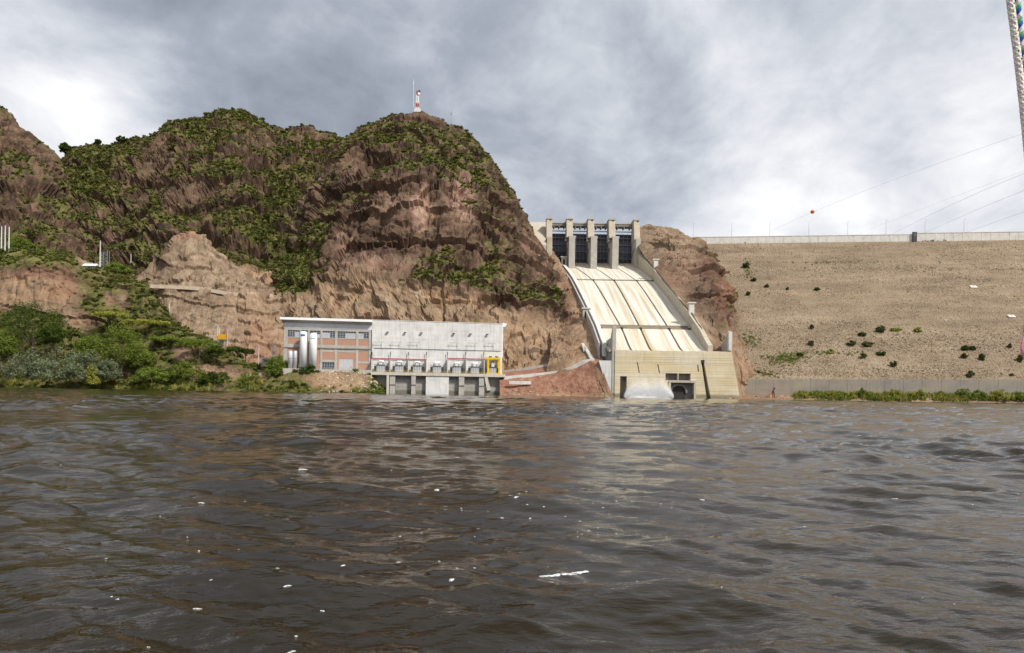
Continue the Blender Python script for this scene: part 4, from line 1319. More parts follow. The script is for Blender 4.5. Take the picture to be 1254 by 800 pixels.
def build_powerhouse():
    root = empty('powerhouse', ph_world(0, 0, 0), 'long powerhouse with brick and white office block left and pale concrete hall right', 'powerhouse', None, PH_RZ)
    UL, UM, UR = U(347.5), U(455), U(615)
    ZG = ZF(400, 452)                     # yard level
    ZD = ZF(540, 457.5)                   # deck level
    DEP = 38.0

    def B(name, u0, u1, z0, z1, v0, v1, mat, parent=root, **k):
        return MB().box((u0, v0, z0), (u1, v1, z1)).build(name, mat, parent, **k)
    # ---- office block, left
    ztop = ZF(400, 397.5)
    B('core', UL + 0.4, UM - 0.05, ZG - 6, ztop - 0.3, 1.2, DEP, M['conc'])
    roof = B('roof_slab', U(343.0), UM + 0.2, ZF(400, 393.5), ZF(400, 390.6), -3.4, DEP + 1, M['white'])
    # sloping soffit fascia under the slab
    MB().prism_x([(-3.3, ZF(400, 393.5) - 0.02), (-0.2, ZF(400, 396.4)), (DEP, ZF(400, 396.4)), (DEP, ZF(400, 393.5) - 0.02)], U(344.5), UM - 0.02).build('soffit', M['conc'], roof)
    B('parapet_band', UL, UM - 0.05, ZF(400, 402.8), ZF(400, 396.4) + 0.02, 0.0, 1.25, M['offwhite'])
    cols = [349.6, 367.5, 377.5, 393.2, 411.2, 437.0, 452.6]
    wd = [2.0, 0.9, 0.9, 1.2, 1.5, 1.5, 1.4]
    for c, w in zip(cols, wd):
        u = U(c)
        B('column', u - w / 2, u + w / 2, ZG - 3, ZF(400, 402.8) - 0.02, 0.0, 1.2, M['conc'])
    # floor beams between the columns
    rows = [(ZF(400, 405.4), ZF(400, 402.8) - 0.02), (ZF(400, 427.5), ZF(400, 422.6)), (ZF(400, 431.5), ZF(400, 430.0))]
    spans = [(U(a) + wa / 2 + 0.01, U(b) - wb / 2 - 0.01) for a, wa, b, wb in zip(cols[:-1], wd[:-1], cols[1:], wd[1:])]
    for a, b in spans:
        for z0, z1 in rows[:2]:
            B('beam', a, b, z0, z1, 0.05, 1.2, M['conc'])
    B('floor_ledge', UL + 0.2, UM - 0.3, rows[1][0] + 0.25, rows[1][0] + 0.75, -0.35, 0.0, M['conc_dark'])

    def window(u0, u1, z0, z1, nx, nz, blinds=(), parent=root, name='window'):
        w = MB()
        f = 0.16
        for k in range(nx + 1):
            x = u0 + (u1 - u0) * k / nx
            w.box((x - f / 2, 0.34, z0), (x + f / 2, 0.55, z1))
        for k in range(nz + 1):
            z = z0 + (z1 - z0) * k / nz
            w.box((u0, 0.36, z - f / 2), (u1, 0.53, z + f / 2))
        o = w.build(name, M['frame'], parent)
        for i in range(nx):
            for j in range(nz):
                x0, x1 = u0 + (u1 - u0) * i / nx + f / 2, u0 + (u1 - u0) * (i + 1) / nx - f / 2
                zz0, zz1 = z0 + (z1 - z0) * j / nz + f / 2, z0 + (z1 - z0) * (j + 1) / nz - f / 2
                MB().box((x0, 0.43, zz0), (x1, 0.5, zz1)).build('pane', M['blind'] if (i, j) in blinds else M['pane'], o)
        return o
    zw0, zw1 = ZF(400, 413.6), ZF(400, 405.4) - 0.02
    zb0, zb1 = ZF(400, 422.6), ZF(400, 414.6)
    sets = {0: (5, 4, [(i, j) for i in (3, 4) for j in (0, 1, 2)]), 1: (2, 4, [(1, 0), (1, 1), (1, 2)]), 2: (3, 4, [(1, j) for j in (0, 1, 2)] + [(2, 0), (2, 1)]), 3: (5, 4, [(i, j) for i in (0, 1, 2) for j in (0, 1, 2)]),
            4: (7, 4, [(i, j) for i in (3, 4, 5, 6) for j in (0, 1, 2)]), 5: (4, 4, [(i, j) for i in (0, 1) for j in (0, 1, 2)])}
    for k, (a, b) in enumerate(spans):
        nx, nz, bl = sets[k]
        window(a + 0.02, b - 0.02, zw0, zw1, nx, nz, set(bl))
        B('sill', a, b, zb1, zw0 - 0.1, 0.15, 1.2, M['conc'])
        B('brick_panel', a, b, zb0 + 0.02, zb1 - 0.02, 0.3, 1.2, M['brick'])
    # ground floor
    zl1 = ZF(400, 427.5) - 0.02
    for k in (0, 1, 2):
        a, b = spans[k]
        B('brick_panel', a, b, ZG - 2, zl1, 0.3, 1.2, M['brick'])
    a, b = spans[3]
    B('lintel', a, b, ZF(400, 431.2), zl1, 0.2, 1.2, M['conc'])
    B('brick_panel', a, b, ZF(400, 440.6), ZF(400, 431.2) - 0.02, 0.3, 1.2, M['brick'])
    B('sill', a, b, ZF(400, 443.4), ZF(400, 440.6) - 0.02, 0.15, 1.2, M['conc'])
    window(a + 0.02, b - 0.02, ZF(400, 451), ZF(400, 443.4) - 0.1, 5, 2)
    a, b = spans[4]
    B('lintel', a, b, ZF(400, 431.2), zl1, 0.2, 1.2, M['conc'])
    da, db = U(415.2), U(432.2)
    zd = ZF(424, 439.6)
    B('brick_panel', a, da - 0.02, ZG - 2, ZF(400, 431.2) - 0.02, 0.3, 1.2, M['brick'])
    B('brick_panel', db + 0.02, b, ZG - 2, ZF(400, 431.2) - 0.02, 0.3, 1.2, M['brick'])
    B('brick_panel', da, db, zd + 0.02, ZF(400, 431.2) - 0.02, 0.3, 1.2, M['brick'])
    d = B('door', da, db, ZG - 0.2, zd, 0.45, 0.8, M['door'])
    for k in range(1, 3):
        B('panel', da + (db - da) * k / 3 - 0.08, da + (db - da) * k / 3 + 0.08, ZG, zd - 0.2, 0.38, 0.44, M['frame'], d)
    B('handle', da + 7.0, da + 7.3, ZG + 1.0, ZG + 2.0, 0.3, 0.44, M['black'], d)
    a, b = spans[5]
    B('brick_panel', a, b, ZF(440, 442.6), zl1 - 0.8, 0.3, 1.2, M['brick'])
    B('beam', a, b, zl1 - 0.8, zl1, 0.2, 1.2, M['conc'])
    B('beam', a, b, ZF(440, 445.4), ZF(440, 442.6) - 0.02, 0.1, 1.2, M['conc'])
    B('brick_panel', a, b, ZG - 2, ZF(440, 445.4) - 0.02, 0.3, 1.2, M['brick'])
    B('yard_slab', U(349), UM, ZG - 4.5, ZG - 0.25, -7.5, 0.0, M['conc'])
    # yard railing
    rl = MB()
    for k in range(22):
        u = U(392) + (UM - U(392)) * k / 21
        rl.tube([(u, -7.2, ZG - 0.25), (u, -7.2, ZG + 1.0)], 0.05, 5)
    for h in (0.45, 1.0):
        rl.tube([(U(392), -7.2, ZG + h), (UM, -7.2, ZG + h)], 0.05, 5)
    rl.build('railing', M['steel'], root)

    # ---- generator hall, right: wall cast in panels
    zt = ZF(535, 394.6)
    B('hall_core', UM + 0.1, UR - 0.2, ZD - 2, zt - 0.4, 1.3, DEP, M['conc'])
    nx, nz = 14, 6
    for i in range(nx):
        for j in range(nz):
            u0, u1 = UM + 0.02 + (UR - UM) * i / nx, UM + (UR - UM) * (i + 1) / nx
            z0, z1 = ZD - 0.5 + (zt - ZD + 0.5) * j / nz, ZD - 0.5 + (zt - ZD + 0.5) * (j + 1) / nz
            B('wall_panel', u0 + 0.015, u1 - 0.015, z0 + 0.015, z1 - 0.015, 0.0 + 0.03 * ((i * 7 + j * 5) % 3), 1.28, M['conc_white'])
    B('coping', UM, UR + 0.1, zt, zt + 0.35, -0.15, 1.6, M['conc_white'])
    # white spout at the right corner
    MB().prism_y([(UR - 0.05, zt - 1.8), (UR + 1.8, zt - 1.5), (UR + 3.0, zt + 0.1), (UR + 0.3, zt + 0.9), (UR - 0.05, zt + 0.3)], 0.2, 3).build('corner_corbel', M['white'], root)
    B('pipe', UR - 0.05, UR + 0.35, ZD + 11, zt - 2, 0.3, 0.7, M['white'])
    # floodlights on brackets
    for px in (474, 495.5, 515.5, 555, 575.5, 596):
        u, z = U(px), ZF(px, 407 + (px - 474) * 0.022)
        l = B('floodlight', u - 0.75, u + 0.75, z - 0.28, z + 0.28, -1.3, -0.5, M['black'])
        B('bracket', u - 0.08, u + 0.08, z - 0.1, z + 0.1, -0.5, 0.02, M['black'], l)
    # cable tray along the wall with insulator brackets
    zc = ZF(535, 428)
    MB().box((UM + 1.5, -0.35, zc - 0.12), (UR - 1, -0.02, zc + 0.12)).build('cable_tray', M['grey'], root)
    for i, px in enumerate((463, 485, 507, 556, 578, 600)):
        u = U(px)
        zi = ZF(px, 419 + (px - 463) * 0.012)
        k = MB().tube([(u - 1.2, -0.1, zi), (u - 1.2, -1.6, zi)], 0.06, 5)
        for du in (-2.6, 0, 2.6):
            k.tube([(u + du, -1.5, zi - 0.2), (u + du, -1.5, zi + 0.5)], 0.1, 5)
        k.box((u - 3.4, -1.6, zi - 0.1), (u + 3.4, -1.45, zi + 0.06))
        k.tube([(u + 1.8, -0.5, zi), (u + 2.2, -0.5, zc)], 0.07, 5)
        k.tube([(u - 3.2, -0.5, zi), (u - 3.0, -0.5, zc)], 0.05, 5)
        k.build('insulator_bracket', M['grey'], root)
    # transformer bays: deck, fire walls, red rails
    bays = [455.6, 478, 500, 522, 547.6, 570, 592, 613]
    for px in bays[:7]:
        u = U(px)
        w = B('fire_wall', u - 0.22, u + 0.22, ZD, ZF(px, 440.5), -6.0, 0.0, M['fire'])
        MB().tube([(u, -1.2, ZF(px, 440.5)), (u, -1.2, ZF(px, 431))], 0.14, 6).tube([(u, -1.2, ZF(px, 435)), (u, -1.2, ZF(px, 431.5))], 0.26, 6).build('post_insulator', M['black'], w)
    def zr(px): return ZF(px, 439.4)
    for a, b in ((455.6, 522), (547.6, 594)):
        MB().box((U(a), -6.2, zr(a) - 0.12), (U(b), -5.9, zr(a) + 0.2)).build('red_rail', M['red'], root)
        MB().box((U(a), -0.6, zr(a) - 0.14), (U(b), -0.3, zr(a) + 0.1)).build('red_rail', M['red'], root)
    # deck with its edge beam in panels and railing
    ue = U(617.5)
    B('deck', UM - 0.3, ue, ZD - 1.0, ZD, -6.4, 1.3, M['deckc'])
    for i in range(12):
        u0, u1 = UM - 0.5 + (ue - UM + 0.5) * i / 12, UM - 0.5 + (ue - UM + 0.5) * (i + 1) / 12
        B('edge_beam', u0 + 0.02, u1 - 0.02, ZD - 1.75, ZD + 0.12, -6.9, -6.42, M['deckc'])
    rl = MB()
    for k in range(46):
        u = UM + (ue - UM - 0.2) * k / 45
        rl.tube([(u, -6.7, ZD + 0.1), (u, -6.7, ZD + 1.15)], 0.045, 4)
    for h in (0.6, 1.12):
        rl.tube([(UM, -6.7, ZD + h), (ue - 0.2, -6.7, ZD + h)], 0.045, 4)
    rl.build('railing', M['yellow'], root)
    # draft tube bays under the deck
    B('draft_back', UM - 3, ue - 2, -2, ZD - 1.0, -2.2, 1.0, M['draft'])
    ztop2 = ZD - 1.76
    for a, b, out, mat in ((474.2, 477.2, -6.8, M['deckc']), (478.0, 484.6, -6.2, M['conc']), (504.0, 509.4, -6.6, M['conc']), (521.6, 549.4, -6.3, M['conc_white']), (561.5, 568, -6.5, M['conc']), (585.8, 592.0, -6.2, M['conc'])):
        ch = B('draft_pier', U(a), U(b), -2, ztop2, out, -2.21, mat)
        if b - a < 7 and b - a > 4:
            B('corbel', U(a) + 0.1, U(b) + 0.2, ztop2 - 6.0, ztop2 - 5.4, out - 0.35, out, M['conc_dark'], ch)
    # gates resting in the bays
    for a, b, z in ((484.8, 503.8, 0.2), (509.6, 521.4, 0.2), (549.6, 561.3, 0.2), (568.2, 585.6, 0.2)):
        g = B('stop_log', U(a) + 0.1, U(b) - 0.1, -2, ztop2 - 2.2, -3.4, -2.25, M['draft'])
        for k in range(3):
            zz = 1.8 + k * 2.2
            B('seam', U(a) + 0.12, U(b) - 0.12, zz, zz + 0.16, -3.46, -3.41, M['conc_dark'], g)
    # sloping strut and the curved base at the right end
    u0, u1 = U(592.2), U(596.6)
    MB().prism_y([(u0 + 1.8, ztop2 - 8.6), (u1 + 1.8, ztop2 - 8.2), (u1 - 0.4, ztop2), (u0, ztop2)], -6.8, -5.2).build('strut', M['deckc'], root)
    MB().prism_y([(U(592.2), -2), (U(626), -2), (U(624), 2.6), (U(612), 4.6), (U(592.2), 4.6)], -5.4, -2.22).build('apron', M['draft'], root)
    MB().prism_y([(U(620.5), -2), (U(632), -2), (U(627), 5.0), (U(620.5), 5.2)], -6.8, -4).build('apron_end', M['conc_clean'], root)
    # quay slope on the left of the bays
    B('quay_wall', U(450), U(456), -2, ZD - 1.7, -7.5, 0.2, M['conc_clean'])
    return root, ZG, ZD


PH, ZG, ZD = build_powerhouse()


def build_transformers():
    src = None
    names = ['transformer in the first bay from the left, beside the brick office block', 'transformer in the second bay from the left, under the red rail', 'transformer in the third bay from the left, last under the left red rail',
             'grey transformer standing in the open middle bay without a red rail', 'transformer in the bay just right of the open middle bay', 'transformer in the bay left of the yellow gantry', 'transformer standing inside the yellow gantry at the right end']
    c = [(455.6 + 478) / 2, 489, 511, 535, 559, 581, 603]
    for px, lb in zip(c, names):
        loc = ph_world(U(px), -2.8, ZD)
        if src is None:
            src = empty('transformer', loc, lb, 'transformer', 'transformers on the powerhouse deck', PH_RZ)
            MB().box((-2.4, -1.3, 0.3), (2.4, 1.3, 3.9)).build('tank', M['xfmr'], src, bevel=0.08)
            MB().box((-2.6, -1.1, 0), (2.6, 1.1, 0.3)).build('skid', M['black'], src)
            for sx in (-3.6, 2.5):
                f = MB()
                for k in range(6):
                    f.box((sx + 0.02, -1.4 + k * 0.5, 0.7), (sx + 1.1, -1.2 + k * 0.5, 3.5))
                f.build('radiator', M['black'], src)  # black fins put the shade between the transformers into the colour
            t = MB().tube([(-1.0, 0.2, 5.8), (1.6, 0.2, 5.8)], 0.75, 12).build('conservator', M['white'], src)
            MB().box((-0.6, -0.1, 3.9), (-0.3, 0.4, 5.1)).box((1.0, -0.1, 3.9), (1.3, 0.4, 5.1)).build('support', M['black'], t)
            for sx in (-1.9, -1.2):
                MB().lathe([(0.16, 3.9), (0.26, 4.2), (0.16, 4.3), (0.26, 4.6), (0.14, 4.7), (0.22, 5.0), (0.08, 5.9)], 8, (sx, -0.5, 0)).build('bushing', M['conc_dark'], src)
            MB().box((-0.9, -1.75, 4.1), (0.7, -1.0, 6.0)).build('control_cabinet', M['offwhite'], src)
            MB().box((-3.8, -1.9, 3.95), (2.4, -1.4, 4.15)).build('cable_tray', M['black'], src)
            p = MB()
            for k in range(4):
                p.tube([(-1.2 + k * 0.9, -1.45, 0.2), (-1.2 + k * 0.9, -1.45, 3.6)], 0.16, 6)
            p.build('pipes', M['offwhite'], src)
            src.scale = (1.12, 1.0, 1.12)
        else:
            copy_tree(src, lb, loc)


build_transformers()


def build_gantry():
    u0, u1 = U(595.5), U(611.3)
    w = u1 - u0
    g = empty('gantry_crane', ph_world(u0, -5.8, ZD), 'bright yellow gantry crane at the right end of the powerhouse deck', 'crane', None, PH_RZ)
    h = ZF(603, 438.4) - ZD
    for x in (0, w - 1.2):
        for v in (0, 4.0):
            MB().box((x, v, 0.4), (x + 1.2, v + 0.9, h - 1.2)).build('leg', M['yellow'], g)
    for v in (0, 4.0):
        MB().box((-1.6 if v == 0 else 0, v - 0.05, h - 1.2), (w, v + 0.95, h)).build('beam', M['yellow'], g)
        MB().box((-0.4, v - 0.1, 0), (w + 0.2, v + 1.0, 0.75)).build('sill_beam', M['yellow'], g)
    for x in (0.1, w - 1.1):
        MB().box((x, 0.9, h - 1.0), (x + 1.0, 4.0, h - 0.1)).build('end_beam', M['yellow'], g)
    for x in (1.2, w - 3.0):
        MB().box((x, 1.0, h), (x + 1.8, 2.6, h + 0.8)).build('hoist', M['black'], g)
    MB().tube([(w * 0.5, 2.3, h - 0.5), (w * 0.5, 2.3, h - 4)], 0.06, 5).box((w * 0.5 - 0.3, 2.0, h - 4.8), (w * 0.5 + 0.3, 2.6, h - 4)).build('hook', M['black'], g)
    wm = MB()
    for x in (0.4, w - 1.0):
        for v in (0.1, 4.1):
            wm.tube([(x, v, 0.05), (x, v + 0.3, 0.05)], 0.32, 10)
    wm.build('wheels', M['black'], g)


build_gantry()


def build_yard_things():
    # white gas tanks with a blue mark near the top
    blue = simple('blue_marking', (0.02, 0.16, 0.42), 0.5)
    for k, (px0, px1, pt, lb) in enumerate(((367.4, 376.2, 405.8, 'left of two tall white tanks in front of the brick office block'), (379.3, 388.6, 408.0, 'right of two tall white tanks in front of the brick office block'))):
        u0, z1 = pf(px0, pt, 5.0)
        u1, _ = pf(px1, pt, 5.0)
        r = (u1 - u0) / 2
        t = empty('storage_tank', ph_world((u0 + u1) / 2, -5.0, ZG - 0.25), lb, 'tank', 'white storage tanks', PH_RZ)
        h = z1 - ZG + 0.25
        MB().lathe([(r, 1.2), (r, h - 0.9), (r * 0.86, h - 0.35), (r * 0.5, h - 0.06), (0.02, h)], 28).build('shell', M['white'], t, True)
        for a in range(4):
            ca, sa = math.cos(a * math.pi / 2 + 0.78), math.sin(a * math.pi / 2 + 0.78)
            MB().box((ca * r * 0.8 - 0.15, sa * r * 0.8 - 0.15, 0), (ca * r * 0.8 + 0.15, sa * r * 0.8 + 0.15, 1.4)).build('leg', M['grey'], t)
        # logo band: a short blue word-like mark, curved with the shell
        lg = MB()
        n = 10
        for q in range(n):
            a0, a1 = -math.pi / 2 - 0.75 + 1.35 * q / n, -math.pi / 2 - 0.75 + 1.35 * (q + 1) / n
            z0, zz = (h - 3.1, h - 1.9) if k == 0 else (h - 3.6, h - 3.0)
            rr = r + 0.02
            lg.add([(rr * math.cos(a0), rr * math.sin(a0), z0), (rr * math.cos(a1), rr * math.sin(a1), z0), (rr * math.cos(a1), rr * math.sin(a1), zz + 0.15 * (q % 2)), (rr * math.cos(a0), rr * math.sin(a0), zz)], [(0, 1, 2, 3)])
        lg.build('logo_mark', blue if k == 0 else simple('pale_blue_marking', (0.25, 0.42, 0.62), 0.5), t)
        MB().tube([(r + 0.15, -0.4, 0.2), (r + 0.15, -0.4, h - 1)], 0.07, 5).tube([(r + 0.15, 0.1, 0.2), (r + 0.15, 0.1, h - 1)], 0.07, 5).build('ladder', M['steel'], t)
        MB().tube([(-r - 0.3, -0.5, 0.2), (-r - 0.3, -0.5, 2.5), (-r * 0.6, -0.8, 3.2)], 0.14, 6).build('pipe', M['grey'], t)
    for px0, px1, lb in ((353.0, 358.6, 'left silver upright cylinder at the left end of the office block'), (359.4, 364.0, 'right silver upright cylinder next to the white tank')):
        u0, z1 = pf(px0, 429.5, 5.0)
        u1, _ = pf(px1, 429.5, 5.0)
        r = (u1 - u0) / 2
        t = empty('gas_cylinder', ph_world((u0 + u1) / 2, -5.0, ZG - 0.25), lb, 'cylinder', 'silver cylinders', PH_RZ)
        h = z1 - ZG + 0.25
        MB().lathe([(r, 0.6), (r, h - 0.6), (r * 0.7, h - 0.1), (0.02, h)], 20).build('shell', simple('silver_paint', (0.62, 0.64, 0.67), 0.35, 0.1, 0.5, 0.3), t, True)
        MB().lathe([(r + 0.06, h * 0.55), (r + 0.06, h * 0.58)], 20).build('band', M['grey'], t)
        MB().box((-r * 0.7, -r * 0.7, 0), (r * 0.7, r * 0.7, 0.6)).build('base', M['conc'], t)
    # poles
    def pole(name, px, py0, py1, Y, lb, cat, group, r=0.16, arm=None, kind='wood'):
        a, b = at(px, py0, Y), at(px, py1, Y)
        h = a.z - b.z
        t = empty(name, b, lb, cat, group)
        m = M['pole_c']
        MB().tube([(0, 0, -1.5), (0, 0, h)], [r * 1.35, r * 0.8], 8).build('post', m, t)
        if arm == 'cross':
            for dz in (0.4, 1.6):
                MB().box((-1.3, -0.08, h - dz - 0.1), (1.3, 0.08, h - dz + 0.1)).build('crossarm', M['grey'], t)
            for x in (-1.1, 0.0, 1.1):
                MB().lathe([(0.09, h - 0.3), (0.13, h - 0.1), (0.05, h + 0.25)], 6, (x, 0, 0)).build('insulator', M['white'], t)
        elif arm == 'lamp':
            MB().tube([(0, 0, h - 0.2), (-1.0, -0.3, h + 0.3), (-2.2, -0.6, h + 0.35)], 0.07, 5).build('arm', M['grey'], t)
            MB().box((-3.0, -0.85, h + 0.22), (-2.1, -0.4, h + 0.42)).build('lamp_head', M['grey'], t)
        else:
            MB().lathe([(r * 1.3, h - 0.1), (r * 1.5, h + 0.05), (0.05, h + 0.3)], 8).build('cap', M['grey'], t)
        return t
    M['pole_c'] = simple('pale_pole', (0.60, 0.59, 0.56), 0.7, 0.12, 1.0)
    g = 'utility poles on the left bank'
    pole('utility_pole', 1.5, 277, 312, 548, 'leftmost of three tall pale poles at the left edge of the photo', 'pole', g, 0.42)
    pole('utility_pole', 6.0, 276, 312, 548, 'middle of three tall pale poles at the left edge of the photo', 'pole', g, 0.42)
    pole('utility_pole', 10.8, 277.5, 312, 548, 'rightmost of three tall pale poles at the left edge of the photo', 'pole', g, 0.42)
    pole('utility_pole', 122.3, 294.5, 334, 560, 'single tall pale pole left of the small steel lattice by the grey rock face', 'pole', g, 0.42)
    pole('utility_pole', 266.5, 398, 421.5, 462, 'taller left pole of the pair left of the yellow hopper', 'pole', g, 0.28, 'cross')
    pole('utility_pole', 268.6, 401, 421.5, 463, 'right pole of the pair directly left of the yellow hopper', 'pole', g, 0.24)
    pole('utility_pole', 278.4, 403, 421, 463, 'thin pole directly right of the yellow hopper', 'pole', g, 0.16)
    pole('street_lamp', 316.6, 424.5, 444, 452, 'street lamp on the yard road left of the powerhouse', 'street lamp', None, 0.2, 'lamp')
    pole('utility_pole', 333.5, 420, 438, 446, 'left of three pale poles at the corner of the office block', 'pole', g, 0.22)
    pole('utility_pole', 336.6, 419.5, 446, 440, 'middle pale pole at the corner of the office block', 'pole', g, 0.22)
    pole('utility_pole', 341.5, 420.5, 448, 438, 'pale pole nearest the corner of the office block', 'pole', g, 0.2)
    pole('utility_pole', 160.3, 311, 320, 600, 'short thin pole on the scrub below the gully', 'pole', g, 0.25)
    pole('utility_pole', 207.5, 370, 382, 512, 'short thin pole at the foot of the brown cut slope', 'pole', g, 0.2)
    # lattice by the grey rock
    b = at(129, 332, 562)
    t = empty('lattice_tower', b, 'small grey steel lattice frame beside the tall pale pole', 'tower')
    h = at(129, 307, 562).z - b.z
    for x in (-2.6, 2.2):
        for y in (-1.5, 1.5):
            MB().tube([(x, y, -1), (x, y, h * (1.0 if x > 0 else 0.9))], 0.22, 5).build('leg', M['steel'], t)
    br = MB()
    for k in range(6):
        z0, z1 = h * 0.9 * k / 6, h * 0.9 * (k + 1) / 6
        br.tube([(-2.6, -1.5, z0), (2.2, -1.5, z1)], 0.11, 4).tube([(2.2, -1.5, z0), (-2.6, -1.5, z1)], 0.11, 4).tube([(-2.6, -1.5, z1), (2.2, -1.5, z1)], 0.12, 4)
    br.build('bracing', M['steel'], t)
    # small white roofed shed
    vx, vy = proj(V_bank)
    b = Vector(V_bank.reshape(-1, 3)[int(np.argmin((vx - 111) ** 2 + (vy - 331) ** 2 + 1e3 * (V_bank[..., 1] > 580)))])
    b.z += 2.2
    s = empty('shed', b, 'small shed with a white roof below the grey rock face on the hillside', 'shed')
    MB().box((-4.2, -2, -2.5), (4.6, 3, 1.0)).build('wall', M['conc'], s)
    MB().prism_x([(-3.0, 1.0), (3.6, 1.0), (3.6, 1.5), (0, 3.2), (-3.0, 1.5)], -4.8, 5.2).build('roof', M['white'], s)
    MB().box((-0.7, -2.06, -1.5), (0.7, -1.98, 0.8)).build('door', M['black'], s)
    # yellow hopper on legs
    b = at(272, 421, 462)
    y = empty('hopper', b, 'yellow hopper raised on legs between the pole pair and the thin pole', 'hopper')
    w = (at(276, 410, 462) - at(268.3, 410, 462)).x
    z0, z1 = at(272, 416, 462).z - b.z, at(272, 409.6, 462).z - b.z
    MB().box((-w / 2, -1.8, z0), (w / 2, 1.8, z1)).build('bin', simple('orange_yellow_paint', (0.66, 0.33, 0.01), 0.5, 0.2, 1.0), y)
    MB().add([(-w / 2, -1.8, z0), (w / 2, -1.8, z0), (w / 2, 1.8, z0), (-w / 2, 1.8, z0), (-0.5, -0.5, z0 - 2), (0.5, -0.5, z0 - 2), (0.5, 0.5, z0 - 2), (-0.5, 0.5, z0 - 2)],
             [(0, 1, 5, 4), (1, 2, 6, 5), (2, 3, 7, 6), (3, 0, 4, 7)]).build('chute', M['grey'], y)
    for x in (-w / 2 + 0.15, w / 2 - 0.15):
        for v in (-1.6, 1.6):
            MB().tube([(x, v, -1), (x, v, z0)], 0.14, 5).build('leg', M['grey'], y)
    # gatehouse with pink wall near the poles
    b = at(326.5, 445, 452)
    k = empty('gatehouse', b, 'low flat roofed gatehouse left of the powerhouse', 'hut')
    MB().box((-3.2, 0, -2), (3.4, 5, 3.0)).build('wall', simple('pinkish_render', (0.42, 0.32, 0.29), 0.85), k)
    MB().box((-3.7, -0.6, 3.0), (3.9, 5.4, 3.4)).build('roof', M['conc_clean'], k)
    MB().box((-1.6, -0.05, 0.9), (1.4, 0.0, 2.2)).build('window', M['pane'], k)
    # antenna tower on the summit
    b = at(510, 139, 690)
    t = empty('antenna_tower', b, 'red and white banded antenna tower on top of the crag', 'tower')
    h = at(510, 113.5, 690).z - b.z
    t.location = skyline(V_crag, 510) - Vector((0, 0, 0.8))
    redm, wh = simple('signal_red', (0.42, 0.03, 0.03), 0.5), M['white']
    n = 5
    for k in range(n):
        z0, z1 = h * k / n, h * (k + 1) / n
        m = MB()
        a0, a1 = 1.45 - 0.12 * k, 1.45 - 0.12 * (k + 1)
        for sx, sy in ((-1, -1), (1, -1), (1, 1), (-1, 1)):
            m.tube([(sx * a0, sy * a0, z0), (sx * a1, sy * a1, z1)], 0.22, 5)
        for j in range(3):
            za, zb = z0 + (z1 - z0) * j / 3, z0 + (z1 - z0) * (j + 1) / 3
            for sy in (-a0, a0):
                m.tube([(-a0, sy, za), (a0, sy, zb)], 0.13, 4).tube([(a0, sy, za), (-a0, sy, zb)], 0.13, 4)
        m.build('tower_section', redm if k in (1, 4) else wh, t)
    MB().tube([(-4.0, 0, h * 0.2), (-4.0, 0, h * 1.55)], 0.14, 5).box((-4.2, -0.2, h * 1.28), (-3.8, 0.2, h * 1.42)).build('mast', wh, t)
    MB().tube([(-4.0, 0, h * 0.3), (-1.3, 0, h * 0.3)], 0.15, 5).build('mast_arm', wh, t)
    MB().tube([(1.6, -1.4, h * 0.84), (1.6, -2.0, h * 0.84)], [1.2, 1.2], 14).build('dish', wh, t)
    MB().box((1.0, -0.6, h * 0.9), (2.6, 0.6, h * 1.02)).build('antenna_panel', M['black'], t)
    MB().box((-2.8, -2.5, -4.0), (3.2, 2.5, 2.2)).build('base_cabin', M['offwhite'], t)
    b = at(550, 157, 690)
    t = empty('antenna_mast', b, 'thin grey mast on the right shoulder of the crag summit', 'mast')
    hh = at(550, 137, 690).z - b.z
    t.location = skyline(V_crag, 550)
    MB().tube([(0, 0, -3), (0, 0, hh)], 0.16, 5).build('pole', M['grey'], t)
    MB().box((-0.7, -0.3, hh * 0.6), (0.7, 0.3, hh * 0.72)).build('antenna_panel', M['grey'], t)
    b = at(459, 149, 704)
    t = empty('antenna_mast', skyline(V_crag, 459), 'faint thin mast left of the crag summit', 'mast')
    MB().tube([(0, 0, -3), (0, 0, 16)], 0.12, 5).build('pole', M['grey'], t)
    MB().box((-0.5, -0.3, 14), (0.5, 0.3, 15.4)).build('antenna_panel', M['grey'], t)
    # shore pieces
    b = at(637, 469, 436)
    w = (at(651, 467, 436) - at(624, 467, 436)).x
    t = empty('concrete_kerb_block', b, 'long white concrete block lying on the red earth right of the powerhouse', 'concrete block')
    for k in range(2):
        MB().box((-w / 2 + k * w / 2 + 0.05, -0.8, -0.9), (-w / 2 + (k + 1) * w / 2 - 0.05, 0.8, 1.1)).build('block', M['conc_white'], t)
    b = Vector((at(947, 487, 433).x, 433, 1.6))
    t = empty('leaning_pipe', b, 'short dark red rusty pipe leaning on the shore before the toe wall', 'pipe')
    h = at(947, 475.5, 433).z - b.z
    rust = simple('dark_rust', (0.13, 0.035, 0.028), 0.8, 0.3, 1.5)
    MB().tube([(-0.9, 0, -0.6), (-0.5, 0, h * 0.55), (0.5, 0, h * 0.95)], [0.5, 0.45, 0.4], 8).build('pipe', rust, t)
    MB().tube([(0.25, 0.3, h * 0.75), (1.0, 0.3, -0.5)], 0.24, 6).build('prop', M['black'], t)
    MB().tube([(0.5, 0, h * 0.95), (0.72, 0, h * 1.05)], 0.55, 8).build('flange', M['black'], t)
    b = Vector((at(943.5, 487, 432.5).x, 432.5, 1.3))
    t = empty('crate', b, 'orange box standing left of the leaning rusty pipe on the shore', 'box')
    og = simple('faded_orange', (0.50, 0.27, 0.10), 0.7, 0.25, 1.0)
    MB().box((-0.8, -0.6, -0.3), (0.8, 0.6, 1.7)).build('body', og, t)
    MB().box((-0.9, -0.7, 1.7), (0.9, 0.7, 1.9)).build('lid', og, t)


build_yard_things()


